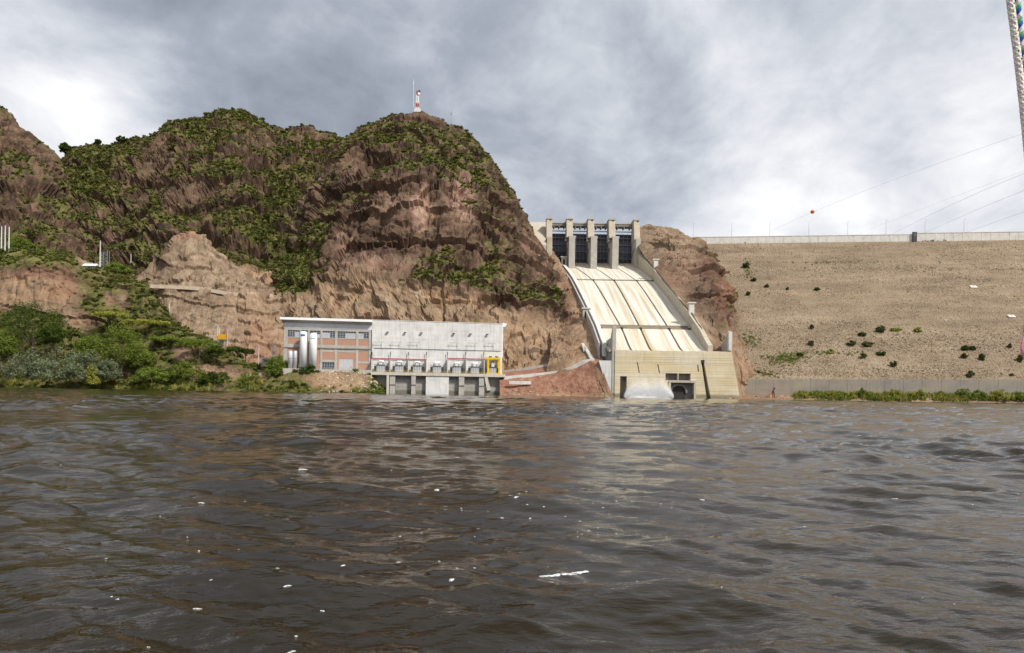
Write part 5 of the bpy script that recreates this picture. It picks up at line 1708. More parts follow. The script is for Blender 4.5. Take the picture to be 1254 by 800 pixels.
def build_paths():
    # bench path across the cut slope: a pale earth shelf with a low kerb
    def ribbon(name, pts, width, mat, label, up=0.5, kerb=None):
        P = [at(*q) for q in pts]
        mb = MB()
        vs, fs = [], []
        for p in P:
            vs += [(p.x, p.y, p.z + up), (p.x, p.y + width, p.z + up + 0.15), (p.x, p.y, p.z - 2.2), (p.x, p.y + width, p.z - 2.2)]
        for i in range(len(P) - 1):
            q = 4 * i
            fs += [(q, q + 4, q + 5, q + 1), (q + 2, q + 6, q + 4, q), (q + 3, q + 1, q + 5, q + 7)]
        o = mb.add(vs, fs).build(name, mat)
        tag(o, label, None, None, 'structure')
    pale = simple('pale_path', (0.52, 0.42, 0.32), 0.95, 0.25, 0.3)
    ribbon('path', [(184, 349, 519), (205, 350, 519.5), (230, 351, 520), (252, 353.2, 520), (272, 357, 520), (290, 359.2, 520), (308, 358.8, 521), (328, 359.6, 524), (342, 363.5, 527)], 3, pale, 'pale service path across the brown cut slope', 0.35)
    ribbon('road', [(617, 461.5, 446), (640, 459.4, 446), (665, 457, 445), (684, 454.6, 443), (700, 449, 440), (716, 441.4, 437), (728, 439, 436)], 6, M['conc_clean'], 'pale access road climbing from the powerhouse towards the chute', 0.3)
    P = [at(*q) for q in [(613, 455, 470), (640, 451.5, 468), (665, 447.5, 466), (680, 444.0, 463), (692, 443.4, 460), (703, 447.0, 455)]]
    w = empty('guard_wall', P[0], 'low grey guard wall along the upper access road right of the powerhouse', 'wall')
    for i in range(len(P) - 1):
        for k in range(3):
            a = P[i].lerp(P[i + 1], k / 3) - P[0]
            b = P[i].lerp(P[i + 1], (k + 1) / 3 - 0.02) - P[0]
            MB().add([(a.x, a.y, a.z - 2.4), (b.x, b.y, b.z - 2.4), (b.x, b.y, b.z + 0.5), (a.x, a.y, a.z + 0.5), (a.x, a.y + 0.5, a.z - 2.4), (b.x, b.y + 0.5, b.z - 2.4), (b.x, b.y + 0.5, b.z + 0.5), (a.x, a.y + 0.5, a.z + 0.5)],
                     [(0, 1, 2, 3), (7, 6, 5, 4), (3, 2, 6, 7), (0, 3, 7, 4), (1, 5, 6, 2)]).build('wall_panel', M['conc'], w)
    # two stair flights on the slope at the foot of the chute
    b = at(722, 432, 446)
    for k, (q0, q1, lb) in enumerate((((716.5, 425, 452), (724.5, 439, 440), 'long narrow concrete drain stair on the slope left of the chute foot'), ((713.5, 421, 456), (716, 428, 450), 'short concrete drain stair higher on the slope left of the chute foot'))):
        a, c = at(*q0), at(*q1)
        s = empty('drain_stair', a, lb, 'stair', 'drain stairs')
        for j in range(10):
            p = (c - a) * (j / 9)
            MB().box((p.x - 0.9, p.y - 1.2, p.z - 1.4), (p.x + 0.9, p.y + 0.4, p.z + 0.4)).build('step', M['conc_clean'], s)
    r = at(112, 322, 574)
    return


build_paths()


# ------------------------------------------------------------------ power cables and the marker ball
def build_cables():
    cab = simple('cable_aluminium', (0.16, 0.165, 0.18), 0.5, 0.1)
    lines = [((930, 290, 660), (995, 260, 520), (1500, 81, 200), 0.035, 'highest faint power cable, the one carrying the orange ball'),
             ((1040, 291, 640), (1150, 248, 480), (1500, 128, 200), 0.03, 'faint second cable below the one with the ball'),
             ((1085, 291, 640), (1140, 263, 520), (1500, 122, 200), 0.06, 'third power cable from the top crossing the sky at right'),
             ((1120, 291, 640), (1180, 264, 500), (1500, 143, 200), 0.06, 'second lowest power cable crossing the sky at right'),
             ((1165, 291, 640), (1230, 268, 480), (1500, 168, 200), 0.06, 'lowest power cable crossing the sky at right')]
    for a, b, c, r, lb in lines:
        A, B, C_ = at(*a), at(*b), at(*c)
        pts = []
        for i in range(41):
            t = i / 40
            t1 = (B - A).length / ((B - A).length + (C_ - B).length)
            # quadratic through the three points
            l0 = (t - t1) * (t - 1) / (t1)
            l1 = t * (t - 1) / (t1 * (t1 - 1))
            l2 = t * (t - t1) / (1 - t1)
            pts.append(A * l0 + B * l1 + C_ * l2)
        o = MB().tube(pts, r, 5).build('power_cable', cab)
        tag(o, lb, 'cable', 'power cables over the dam')
    p = at(995, 259.5, 520)
    ball = empty('marker_ball', p, 'orange aviation marker ball hanging on the power cable above the dam crest', 'marker ball')
    r = 1.45
    prof = [(r * math.sin(math.pi * k / 12), -r * math.cos(math.pi * k / 12)) for k in range(13)]
    og = simple('marker_orange', (0.80, 0.24, 0.05), 0.45, 0.1)
    up = [q for q in prof if q[1] >= -0.01]
    dn = [q for q in prof if q[1] <= 0.01]
    MB().lathe(up, 20).build('upper_shell', og, ball, True)
    MB().lathe(dn, 20).build('lower_shell', og, ball, True)
    MB().lathe([(r + 0.06, -0.12), (r + 0.06, 0.12)], 20).build('flange', simple('marker_orange_dark', (0.35, 0.08, 0.03), 0.5), ball)


build_cables()


# ------------------------------------------------------------------ boat ropes at the right edge
def build_ropes():
    cream = simple('cream_rope', (0.86, 0.80, 0.70), 0.8, 0.06, 60.0)
    pink = simple('lilac_rope_edge', (0.72, 0.56, 0.70), 0.8, 0.08, 60.0)
    fleck = simple('dark_fleck', (0.10, 0.08, 0.06), 0.8, 0.2, 60.0)

    def curve(pts):
        P = [at(*q) for q in pts]
        out = []
        n = 160
        for i in range(n + 1):
            s = i / n * (len(P) - 1)
            k = min(int(s), len(P) - 2)
            p0, p1, p2, p3 = P[max(k - 1, 0)], P[k], P[k + 1], P[min(k + 2, len(P) - 1)]
            t = s - k
            out.append(0.5 * ((2 * p1) + (p2 - p0) * t + (2 * p0 - 5 * p1 + 4 * p2 - p3) * t * t + (3 * p1 - p0 - 3 * p2 + p3) * t ** 3))
        return out

    def rope(name, label, pts, rad, strands, pitch, cat='rope', squash=0.55):
        C = curve(pts)
        L = [0.0]
        for a, b in zip(C[:-1], C[1:]):
            L.append(L[-1] + (b - a).length)
        t = empty(name, C[-1], label, cat)
        base = C[-1]
        # resample finely
        n = int(L[-1] / pitch * 14)
        S = np.linspace(0, L[-1], n)
        P = np.stack([np.interp(S, L, [c[k] for c in C]) for k in range(3)], 1)
        T = np.gradient(P, axis=0)
        T /= np.linalg.norm(T, axis=1, keepdims=True)
        A = np.cross(T, np.array([0, 1.0, 0]))
        A /= np.linalg.norm(A, axis=1, keepdims=True)
        Bn = np.cross(T, A)
        MB().tube([Vector(v) - base for v in P[::6]], rad * 0.72, 7).build('core', strands[0][2], t, True)
        for (ph, dr, mat, rr, nm) in strands:
            a = dr * S / pitch * 2 * math.pi + ph
            q = P + (A * np.cos(a)[:, None] + Bn * np.sin(a)[:, None]) * rad * squash - np.array(base)
            MB().tube([Vector(v) for v in q], rad * rr, 7).build(nm, mat, t, True)
        return t, S, P, A, Bn, np.array(base)

    PI2 = 2 * math.pi
    d = 1.6
    st = [(k * PI2 / 8, (1 if k % 2 else -1), cream if k != 3 else pink, 0.46, 'strand') for k in range(8)]
    t, S, P, A, Bn, base = rope('boat_rope', 'thick cream braided rope with dark flecks at the right edge of the photo',
                                [(1216, -160, d), (1237, 0, d), (1248.5, 90, d), (1259, 190, d), (1268, 300, d), (1272, 430, d), (1278, 560, d)], 0.0076, st, 0.05, squash=0.6)
    # dark tracer yarn showing as flecks along the braid
    i = 0
    nfl = 0
    m = MB()
    for s in np.arange(0, S[-1], 0.0155):
        k = int(s / S[-1] * (len(S) - 1))
        side = 0.55 if nfl % 2 == 0 else -0.15
        c = P[k] + A[k] * 0.0076 * side - Bn[k] * 0.0 + np.array([0, -0.0076 * math.sqrt(max(0, 1 - side * side)) * 0.96, 0]) - base
        tt = (P[min(k + 6, len(P) - 1)] - P[k])
        tt = tt / (np.linalg.norm(tt) + 1e-9)
        a, b = c - tt * 0.0024, c + tt * 0.0024
        m.tube([Vector(a), Vector((a + b) / 2), Vector(b)], [0.0004, 0.0010, 0.0004], 6)
        nfl += 1
    m.build('tracer_flecks', fleck, t)
    cols = [simple('blue_yarn', (0.012, 0.10, 0.42), 0.7, 0.2, 60), simple('teal_yarn', (0.02, 0.22, 0.42), 0.7, 0.2, 60), simple('green_yarn', (0.12, 0.42, 0.16), 0.7, 0.2, 60), simple('white_yarn', (0.70, 0.72, 0.72), 0.7, 0.1, 60)]
    order = [0, 0, 1, 2, 2, 3, 3, 3]
    st2 = [(k * PI2 / 8, 1, cols[order[k]], 0.40, 'strand') for k in range(8)]
    rope('boat_line', 'twisted blue, green and white cord at the top right corner', [(1228, -160, d + 0.02), (1245.6, 0, d + 0.02), (1256, 100, d + 0.02), (1266, 200, d + 0.02), (1276, 330, d + 0.02), (1284, 560, d + 0.02)], 0.0062, st2, 0.032, squash=0.66)
    # pink tape hanging at the right edge
    pk = M['pinktape']
    C = [at(*q) for q in [(1262, 380, 1.9), (1254.5, 397, 1.9), (1252, 406, 1.9), (1250.5, 418, 1.9), (1251, 430, 1.9), (1253, 441, 1.9), (1258, 447, 1.9)]]
    b = C[0]
    t = empty('pink_streamer', b, 'translucent pink plastic streamer just entering the right edge', 'streamer')
    def sheet(dx, dy, nm, mat, lo, hi):
        vs, fs = [], []
        m_ = 9
        sub = []
        for i in range(25):
            s = lo + (hi - lo) * i / 24 * 1.0
            s *= (len(C) - 1)
            k = min(int(s), len(C) - 2)
            sub.append(C[k].lerp(C[k + 1], s - k))
        for i, p in enumerate(sub):
            for j in range(m_):
                w = j / (m_ - 1)
                vs.append((p.x - b.x + w * 0.05 + dx, p.y - b.y + 0.004 * math.sin(w * 9 + i * 0.5) + dy, p.z - b.z - 0.004 * w))
        for i in range(24):
            for j in range(m_ - 1):
                q = i * m_ + j
                fs.append((q, q + m_, q + m_ + 1, q + 1))
        o = MB().add(vs, fs).build(nm, mat, t, True)
        o.modifiers.new('thickness', 'SOLIDIFY').thickness = 0.0006
    sheet(0, 0, 'tape', pk, 0.0, 1.0)
    sheet(0.0012, -0.003, 'folded_end', M['pinkdark'], 0.78, 1.0)
    sheet(0.0012, -0.003, 'folded_top', M['pinkdark'], 0.0, 0.34)


M['pinktape'] = simple('pink_plastic', (0.62, 0.26, 0.34), 0.35, 0.12, 20)
M['pinkdark'] = simple('deep_pink_plastic', (0.58, 0.06, 0.14), 0.35, 0.15, 20)
build_ropes()

# ------------------------------------------------------------------ vegetation
def leaf_cloud(rng, clumps, per, size, flat=0.0, up=0.25):
    """many small leaf-sized faces spread through clumps (x, y, z, rx, rz)"""
    V, Fc = [], []
    for (cx, cy, cz, rx, rz) in clumps:
        n = max(4, int(per * (0.6 + 0.8 * rng.random())))
        d = rng.normal(size=(n, 3))
        d /= np.linalg.norm(d, axis=1, keepdims=True)
        rad = (0.35 + 0.75 * rng.random(n) ** 0.5)[:, None]
        p = np.array([cx, cy, cz]) + d * rad * np.array([rx, rx, rz])
        nrm = d * 0.8 + rng.normal(size=(n, 3)) * 0.55 + np.array([0, 0, up])
        nrm /= np.linalg.norm(nrm, axis=1, keepdims=True)
        t = np.cross(nrm, rng.normal(size=(n, 3)))
        t /= np.linalg.norm(t, axis=1, keepdims=True) + 1e-9
        b = np.cross(nrm, t)
        s = size * (0.6 + 0.9 * rng.random(n))[:, None]
        w = s * (0.45 + 0.35 * rng.random(n))[:, None]
        base = len(V)
        q = np.stack([p - t * s, p - b * w + nrm * s * 0.15, p + t * s, p + b * w + nrm * s * 0.15], 1).reshape(-1, 3)
        V.extend(q.tolist())
        Fc.extend([(base + 4 * i, base + 4 * i + 1, base + 4 * i + 2, base + 4 * i + 3) for i in range(n)])
    return V, Fc


def raw_mesh(name, V, Fc, mat):
    me = bpy.data.meshes.new(name)
    me.from_pydata(V, [], Fc)
    if mat: me.materials.append(mat)
    return me


def instancer(name, pts, sources, label, zscale=(0.7, 1.05), tilt=0.15, seed=1, kind='stuff'):
    """one object: the source meshes set out on the given points (x, y, z, size) by geometry nodes"""
    pts = np.array(pts, dtype=np.float32)
    me = bpy.data.meshes.new(name)
    me.vertices.add(len(pts))
    me.vertices.foreach_set('co', pts[:, :3].reshape(-1))
    rng = np.random.default_rng(seed)
    sc = pts[:, 3:4] * np.concatenate([np.ones((len(pts), 1)), np.ones((len(pts), 1)), rng.uniform(*zscale, (len(pts), 1))], 1)
    rot = np.stack([rng.normal(0, tilt, len(pts)), rng.normal(0, tilt, len(pts)), rng.random(len(pts)) * 6.28], 1)
    me.attributes.new('size', 'FLOAT_VECTOR', 'POINT').data.foreach_set('vector', sc.astype(np.float32).reshape(-1))
    me.attributes.new('turn', 'FLOAT_VECTOR', 'POINT').data.foreach_set('vector', rot.astype(np.float32).reshape(-1))
    me.attributes.new('pick', 'INT', 'POINT').data.foreach_set('value', rng.integers(0, len(sources), len(pts)).astype(np.int32))
    o = link(name, me)
    ng = bpy.data.node_groups.new(name + '_nodes', 'GeometryNodeTree')
    ng.interface.new_socket('Geometry', in_out='INPUT', socket_type='NodeSocketGeometry')
    ng.interface.new_socket('Geometry', in_out='OUTPUT', socket_type='NodeSocketGeometry')
    N, Lk = ng.nodes, ng.links
    gi, go = N.new('NodeGroupInput'), N.new('NodeGroupOutput')
    inst = N.new('GeometryNodeInstanceOnPoints')
    g2i = N.new('GeometryNodeGeometryToInstance')
    for src in reversed(sources):
        oi = N.new('GeometryNodeObjectInfo')
        oi.inputs['Object'].default_value = src
        oi.inputs['As Instance'].default_value = True
        Lk.new(oi.outputs['Geometry'], g2i.inputs[0])

    def na(nm, ty):
        a = N.new('GeometryNodeInputNamedAttribute')
        a.data_type = ty
        a.inputs[0].default_value = nm
        return a.outputs[0]
    Lk.new(gi.outputs[0], inst.inputs['Points'])
    Lk.new(g2i.outputs[0], inst.inputs['Instance'])
    inst.inputs['Pick Instance'].default_value = True
    Lk.new(na('pick', 'INT'), inst.inputs['Instance Index'])
    Lk.new(na('size', 'FLOAT_VECTOR'), inst.inputs['Scale'])
    er = N.new('FunctionNodeEulerToRotation')
    Lk.new(na('turn', 'FLOAT_VECTOR'), er.inputs[0])
    Lk.new(er.outputs[0], inst.inputs['Rotation'])
    Lk.new(inst.outputs[0], go.inputs[0])
    md = o.modifiers.new('scatter', 'NODES')
    md.node_group = ng
    return tag(o, label, None, None, kind)


def source(name, V, Fc, mat):
    return bpy.data.objects.new(name, raw_mesh(name, V, Fc, mat))


def unit_shrub(seed, mat, per=26, nc=6, size=0.17):
    rng = np.random.default_rng(seed)
    cl = []
    for k in range(nc):
        a = rng.random() * 6.28
        r = 0.62 * rng.random() ** 0.5
        cl.append((r * math.cos(a), r * math.sin(a), 0.22 + 0.5 * rng.random() * (1 - r * 0.5), 0.3 + 0.2 * rng.random(), 0.22 + 0.16 * rng.random()))
    V, Fc = leaf_cloud(rng, cl, per, size, up=0.5)
    return source('shrub_leaves', V, Fc, mat)


def unit_tuft(seed, mat, n=30, h=1.0, w=0.045):
    rng = np.random.default_rng(seed)
    V, Fc = [], []
    for i in range(n):
        a, r = rng.random() * 6.28, 0.5 * rng.random() ** 0.5
        x, y = r * math.cos(a), r * math.sin(a)
        lean = rng.normal(0, 0.28, 2)
        hh = h * (0.5 + 0.6 * rng.random())
        b = rng.random() * 3.14
        dx, dy = w * math.cos(b), w * math.sin(b)
        q = len(V)
        V += [(x - dx, y - dy, 0), (x + dx, y + dy, 0), (x + lean[0] * hh * 0.45 + dx, y + lean[1] * hh * 0.45 + dy, hh * 0.6), (x + lean[0] * hh * 0.45 - dx, y + lean[1] * hh * 0.45 - dy, hh * 0.6), (x + lean[0] * hh, y + lean[1] * hh, hh)]
        Fc += [(q, q + 1, q + 2, q + 3), (q + 3, q + 2, q + 4)]
    return source('grass_blades', V, Fc, mat)


def unit_stone(seed, mat):
    rng = np.random.default_rng(seed)
    bm = bmesh.new()
    bmesh.ops.create_icosphere(bm, subdivisions=1, radius=0.5)
    for v in bm.verts:
        v.co *= 0.75 + 0.5 * rng.random()
        v.co.z *= 0.8
    me = bpy.data.meshes.new('stone')
    bm.to_mesh(me)
    bm.free()
    me.materials.append(mat)
    return bpy.data.objects.new('stone', me)


def build_shrubs():
    src = [unit_shrub(k, M['leaf_hill'], 24, 6, 0.19) for k in range(5)]
    instancer('shrubland', SHRUBS, src, 'wild green shrubs covering the slopes of the hills', seed=5)
    print('shrubs', len(SHRUBS))


build_shrubs()


def stone_material():
    m, t = material('loose_stone')
    r = t.n('ShaderNodeObjectInfo').outputs['Random']
    c = t.ramp(r, [(0.0, (0.13, 0.097, 0.066)), (0.35, (0.225, 0.17, 0.113)), (0.7, (0.315, 0.247, 0.168)), (1.0, (0.47, 0.40, 0.30))])
    finish(t, c, 0.9, t.noise(geo_pos(t), 2.0, 4), 0.1, 0.5, 0.2)
    return m


M['stone'] = stone_material()


def build_stones():
    rng = np.random.default_rng(21)
    stones = [unit_stone(k, M['stone']) for k in range(4)]
    pts = []
    nv, nu = V_dam.shape[:2]
    n = 90000
    v = rng.random(n) ** 1.25
    u = rng.random(n) ** 1.2
    i = np.minimum((v * (nv - 1)).astype(int), nv - 2)
    j = np.minimum((u * (nu - 1)).astype(int), nu - 2)
    fa, fb = rng.random(n), rng.random(n)
    P = V_dam[i, j] + fa[:, None] * (V_dam[i + 1, j] - V_dam[i, j]) + fb[:, None] * (V_dam[i, j + 1] - V_dam[i, j])
    px, py = proj(P)
    coarse = fbm(np.stack([P[:, 0] / 40, P[:, 1] / 40, P[:, 2] / 9], -1).astype(np.float32), 4, 77)
    # coarser blocks in the lower courses and in a few rows higher up
    row = np.exp(-((py - 330) / 4) ** 2) * (px > 980) * 0.8 + np.exp(-((py - 417) / 14) ** 2) * 0.7 + np.exp(-((py - 455) / 8) ** 2) * 0.4
    s = 0.36 + 0.8 * rng.random(n) ** 3 + np.clip(coarse, 0, 1) * 0.6 + row * 0.9 * rng.random(n)
    keep = (px < 1420) & (rng.random(n) < np.clip(0.55 + coarse * 0.9 + row, 0.12, 1))
    P, s = P[keep], s[keep]
    instancer('riprap', np.concatenate([P, s[:, None]], 1), stones, 'rough tan riprap stones covering the dam face', (0.5, 0.9), 0.5, 8)
    # rock fill on the bank under the office block, at the mound and along the shore
    pts, fill = [], []
    f0 = lambda x, y: ((x > 384) & (x < 468) & (y > 452) & (y < 481)) * np.clip((x - 380) / 30, 0, 1)
    for (V, f, dens) in ((V_bank, f0, 0.9), (V_bank, lambda x, y: 0 * ((x > 384) & (x < 468) & (y > 452) & (y < 481)) * np.clip((x - 380) / 30, 0, 1), 0.9),
                         (V_mound, lambda x, y: (y > 474 - 0 * x) * (0.35 + 0.65 * (y > 479)), 0.45),
                         (V_shore, lambda x, y: (y > 485) * 0.8 + 0.1, 0.5), (V_flank, lambda x, y: (y > 400) * 0.3, 0.06),
                         (V_bank, lambda x, y: (x < 330) * (y > 473) * 0.15, 0.15)):
        e1, e2 = V[1:, :-1] - V[:-1, :-1], V[:-1, 1:] - V[:-1, :-1]
        ar = np.linalg.norm(np.cross(e1, e2), axis=-1)
        x, y = proj(V[:-1, :-1])
        k = rng.poisson(np.clip(ar * dens * f(x, y), 0, 4))
        for a, b in zip(*np.nonzero(k)):
            for _ in range(k[a, b]):
                q = V[a, b] + rng.random() * e1[a, b] + rng.random() * e2[a, b]
                (fill if f is f0 else pts).append((q[0], q[1], q[2], 0.4 + 1.1 * rng.random() ** 2))
    instancer('stones', pts, stones, 'loose pale stones on the banks and the shore', (0.5, 0.9), 0.5, 9)
    pm, t = material('pale_rubble')
    r = t.n('ShaderNodeObjectInfo').outputs['Random']
    finish(t, t.ramp(r, [(0.0, (0.26, 0.20, 0.14)), (0.4, (0.42, 0.35, 0.26)), (1.0, (0.60, 0.53, 0.42))]), 0.9, t.noise(geo_pos(t), 2.0, 4), 0.1, 0.5, 0.2)
    instancer('stones', fill, [unit_stone(k + 20, pm) for k in range(4)], 'pale rubble tipped on the bank below the brick office block', (0.5, 0.9), 0.5, 10)
    print('stones', len(P), len(pts), len(fill))


build_stones()


# -------- trees: every one its own trunk and crown
def tree(name, label, cat, px, py, top, w, Y, mat, seed, style='round', group=None, trunk=0.25, dens=1.0, leaf=0.42, base=None):
    """base at photo (px, py), crown top at row top, crown width w in photo px, standing Y metres away"""
    rng = np.random.default_rng(seed)
    b = at(px, py, Y)
    h = at(px, top, Y).z - b.z
    if base is not None:
        b = base
    cw = w * Y / F / 2
    t = empty(name, b, label, cat, group)
    th = h * trunk
    cl = []
    n = int(12 + cw * h * 0.55 * dens)
    n = min(n, 90)
    for k in range(n):
        a = rng.random() * 6.28
        if style == 'umbrella':
            r = cw * rng.random() ** 0.45
            z = h * (0.93 - 0.13 * (r / cw) ** 2 - 0.18 * rng.random())
            cl.append((r * math.cos(a), r * math.sin(a) * 0.8, z, cw * 0.16 + 0.5, 0.45 + 0.04 * h))
        elif style == 'shrub':
            r = cw * rng.random() ** 0.5
            z = h * (0.02 + 0.83 * rng.random() * math.sqrt(max(0.05, 1 - (r / cw) ** 2)))
            cl.append((r * math.cos(a), r * math.sin(a) * 0.7, z, cw * 0.12 + 0.45, h * 0.1 + 0.25))
        else:
            cz, hz = th + (h - th) * 0.5, (h - th) * 0.5
            d = rng.normal(size=3)
            d /= np.linalg.norm(d)
            rr = 0.45 + 0.5 * rng.random()
            bias = 1.0 - 0.25 * max(0, d[2])
            cl.append((d[0] * cw * rr * bias, d[1] * cw * rr * 0.85, cz + d[2] * hz * rr, cw * 0.17 + 0.4, hz * 0.15 + 0.3))
    per = 58 * dens
    V, Fc = leaf_cloud(rng, cl, per, leaf, up=0.35)
    crown = link('crown', raw_mesh('crown', V, Fc, mat), None, t)
    tk = MB()
    r0 = 0.06 + 0.028 * h
    lean = rng.normal(0, 0.05, 2)
    tk.tube([(0, 0, -0.8), (lean[0] * th, lean[1] * th, th * 0.6), (lean[0] * h * 0.5, lean[1] * h * 0.5, h * 0.55)], [r0, r0 * 0.8, r0 * 0.4], 7)
    for k in range(5):
        c = cl[int(rng.integers(len(cl)))]
        s = th * (0.6 + 0.5 * rng.random())
        tk.tube([(lean[0] * s, lean[1] * s, s * 0.9), (c[0] * 0.5, c[1] * 0.5, (s + c[2]) * 0.52), (c[0] * 0.92, c[1] * 0.92, c[2])], [r0 * 0.5, r0 * 0.3, r0 * 0.1], 5)
    tk.build('trunk' if style != 'shrub' else 'stems', M['bark'], t)
    return t


def build_trees():
    D, Md, Li, Sa, St = M['leaf_dark'], M['leaf_mid'], M['leaf_lime'], M['leaf_sage'], M['leaf_straw']
    T = [
        # name, label, cat, px, base, top, width, Y, material, style
        ('broad_tree', 'broad very dark tree below the tan earth cliff at the left edge', 'tree', 40, 432, 366, 92, 470, D, 'round', .12, 1.3),
        ('broad_tree', 'dark lower tree filling the gap right of the broad dark tree', 'tree', 64, 432, 396, 34, 466, D, 'round', .2, 1.0),
        ('bushy_tree', 'bright yellowish green bushy tree at the far left edge above the sage shrubs', 'tree', 2, 448, 404, 36, 452, Md, 'round', .15, 1.2),
        ('willow_shrub', 'greyish sage shrub leftmost of the pale row by the water', 'shrub', 34, 462, 421, 56, 446, Sa, 'shrub', .1, 1.3),
        ('willow_shrub', 'largest greyish sage shrub in the middle of the pale row by the water', 'shrub', 72, 463, 420, 62, 445, Sa, 'shrub', .1, 1.3),
        ('willow_shrub', 'greyish sage shrub right of the largest one in the pale row', 'shrub', 104, 463, 423, 52, 445, Sa, 'shrub', .1, 1.3),
        ('willow_shrub', 'smaller dark sage shrub at the right end of the pale row', 'shrub', 131, 463, 437, 34, 445, Sa, 'shrub', .1, 1.2),
        ('bushy_tree', 'tall round green tree in front of the overgrown hillside, right of the sage row', 'tree', 148, 456, 396, 62, 456, Md, 'round', .12, 1.4),
        ('bushy_tree', 'medium green tree between the sage row and the tall round tree', 'tree', 108, 448, 408, 38, 462, Md, 'round', .15, 1.1),
        ('bushy_tree', 'small green tree at the right foot of the tall round tree', 'tree', 174, 458, 424, 34, 456, Md, 'round', .15, 1.1),
        ('umbrella_tree', 'flat topped lime tree on the slope above the tall round tree', 'tree', 133, 398, 381, 40, 488, Li, 'umbrella', .5, 1.0),
        ('umbrella_tree', 'long flat topped lime tree right of the first lime one', 'tree', 180, 408, 391, 52, 484, Li, 'umbrella', .5, 1.0),
        ('umbrella_tree', 'flat topped olive tree halfway down the spur', 'tree', 205, 430, 411, 42, 474, Md, 'umbrella', .5, 1.0),
        ('umbrella_tree', 'spreading thorn tree with layered branches left of the yellow hopper', 'tree', 243, 444, 413, 50, 458, Md, 'umbrella', .3, .8),
        ('umbrella_tree', 'low thorn tree in front of the pole pair', 'tree', 262, 440, 425, 28, 456, D, 'round', .2, .8),
        ('umbrella_tree', 'small thin thorn tree on the yard edge left of the street lamp', 'tree', 287, 443, 424, 26, 452, D, 'umbrella', .4, .8),
        ('umbrella_tree', 'small thorn tree nearest the street lamp', 'tree', 301, 443, 426, 20, 452, D, 'umbrella', .4, .8),
        ('bushy_tree', 'dark green bush under the thorn tree on the shore', 'bush', 228, 462, 440, 42, 444, Md, 'shrub', .1, 1.1),
        ('bushy_tree', 'low green bush on the shore below the small green tree', 'bush', 186, 466, 446, 46, 444, Md, 'shrub', .1, 1.1),
        ('bushy_tree', 'rounded dark bush on the shore under the thin thorn tree', 'bush', 264, 471, 452, 38, 437, D, 'shrub', .1, 1.2),
        ('bushy_tree', 'spreading green bush on the shore left of the powerhouse corner', 'bush', 312, 474, 452, 44, 432, Md, 'shrub', .1, 1.2),
        ('bushy_tree', 'green tree in front of the left corner of the powerhouse', 'tree', 340, 472, 436, 32, 430, Md, 'round', .2, 1.2),
        ('bushy_tree', 'dark green bush low at the left corner of the powerhouse', 'bush', 342, 474, 456, 40, 429, D, 'shrub', .1, 1.1),
        ('bushy_tree', 'rounded dark tree in front of the white tanks', 'tree', 379, 471, 447, 27, 428, D, 'round', .15, 1.4),
        ('bushy_tree', 'low bush right below the rounded tree by the white tanks', 'bush', 366, 478, 464, 34, 425, Md, 'shrub', .1, 1.1),
        ('small_bush', 'small dark bush at the foot of the stone bank', 'bush', 421, 477, 469, 9, 423, D, 'shrub', .1, 1.2),
        ('small_bush', 'small bush on the shore nearest the draft bays', 'bush', 465, 484, 471, 13, 422, Md, 'shrub', .1, 1.2),
        ('small_bush', 'second small bush on the shore by the draft bays', 'bush', 453, 483, 475, 12, 422, Md, 'shrub', .1, 1.1),
        ('small_bush', 'yellow green bush before the sage row, at the water', 'bush', 113, 469, 444, 18, 440, Li, 'shrub', .1, 1.2),
        ('small_bush', 'yellow tuft like bush on the shore below the thin thorn tree', 'bush', 292, 474, 463, 14, 432, Li, 'shrub', .1, 1.0),
        ('bushy_tree', 'dark tree left of the white roofed shed on the hillside', 'tree', 92, 356, 336, 28, 530, D, 'round', .1, 1.2),
        ('bushy_tree', 'bright green tree right of the small steel lattice', 'tree', 145, 342, 321, 32, 556, Md, 'round', .1, 1.2),
        ('bushy_tree', 'green tree behind the three tall poles on the left terrace', 'tree', 26, 316, 290, 34, 566, Md, 'round', .1, 1.2),
        ('bushy_tree', 'olive tree on the left terrace above the tan cliff', 'tree', 56, 318, 298, 34, 572, Md, 'shrub', .1, 1.0),
        ('small_tree', 'lone rounded tree on the skyline in the left saddle', 'tree', 77, 186, 170, 14, 866, D, 'round', .08, 1.2),
        ('small_tree', 'lone tree on the skyline right of the saddle', 'tree', 118, 179, 172, 9, 866, D, 'round', .05, 1.0),
        ('small_tree', 'flat lone tree on the skyline left of the pointed summit', 'tree', 148, 176, 169, 14, 864, D, 'shrub', .1, 1.0),
    ]
    for k, a in enumerate(T):
        name, lb, cat, px, py, top, w, Y, mat, st, tr, dn = a
        tree(name, lb, cat, px, py, top, w, Y, mat, 100 + k, st, 'trees and bushes on the left bank' if Y < 600 else 'lone trees on the skyline', tr, dn, 0.40 if Y < 600 else 0.7,
             None if Y < 600 else skyline(V_mid, px) - Vector((0, 0, 1.0)))
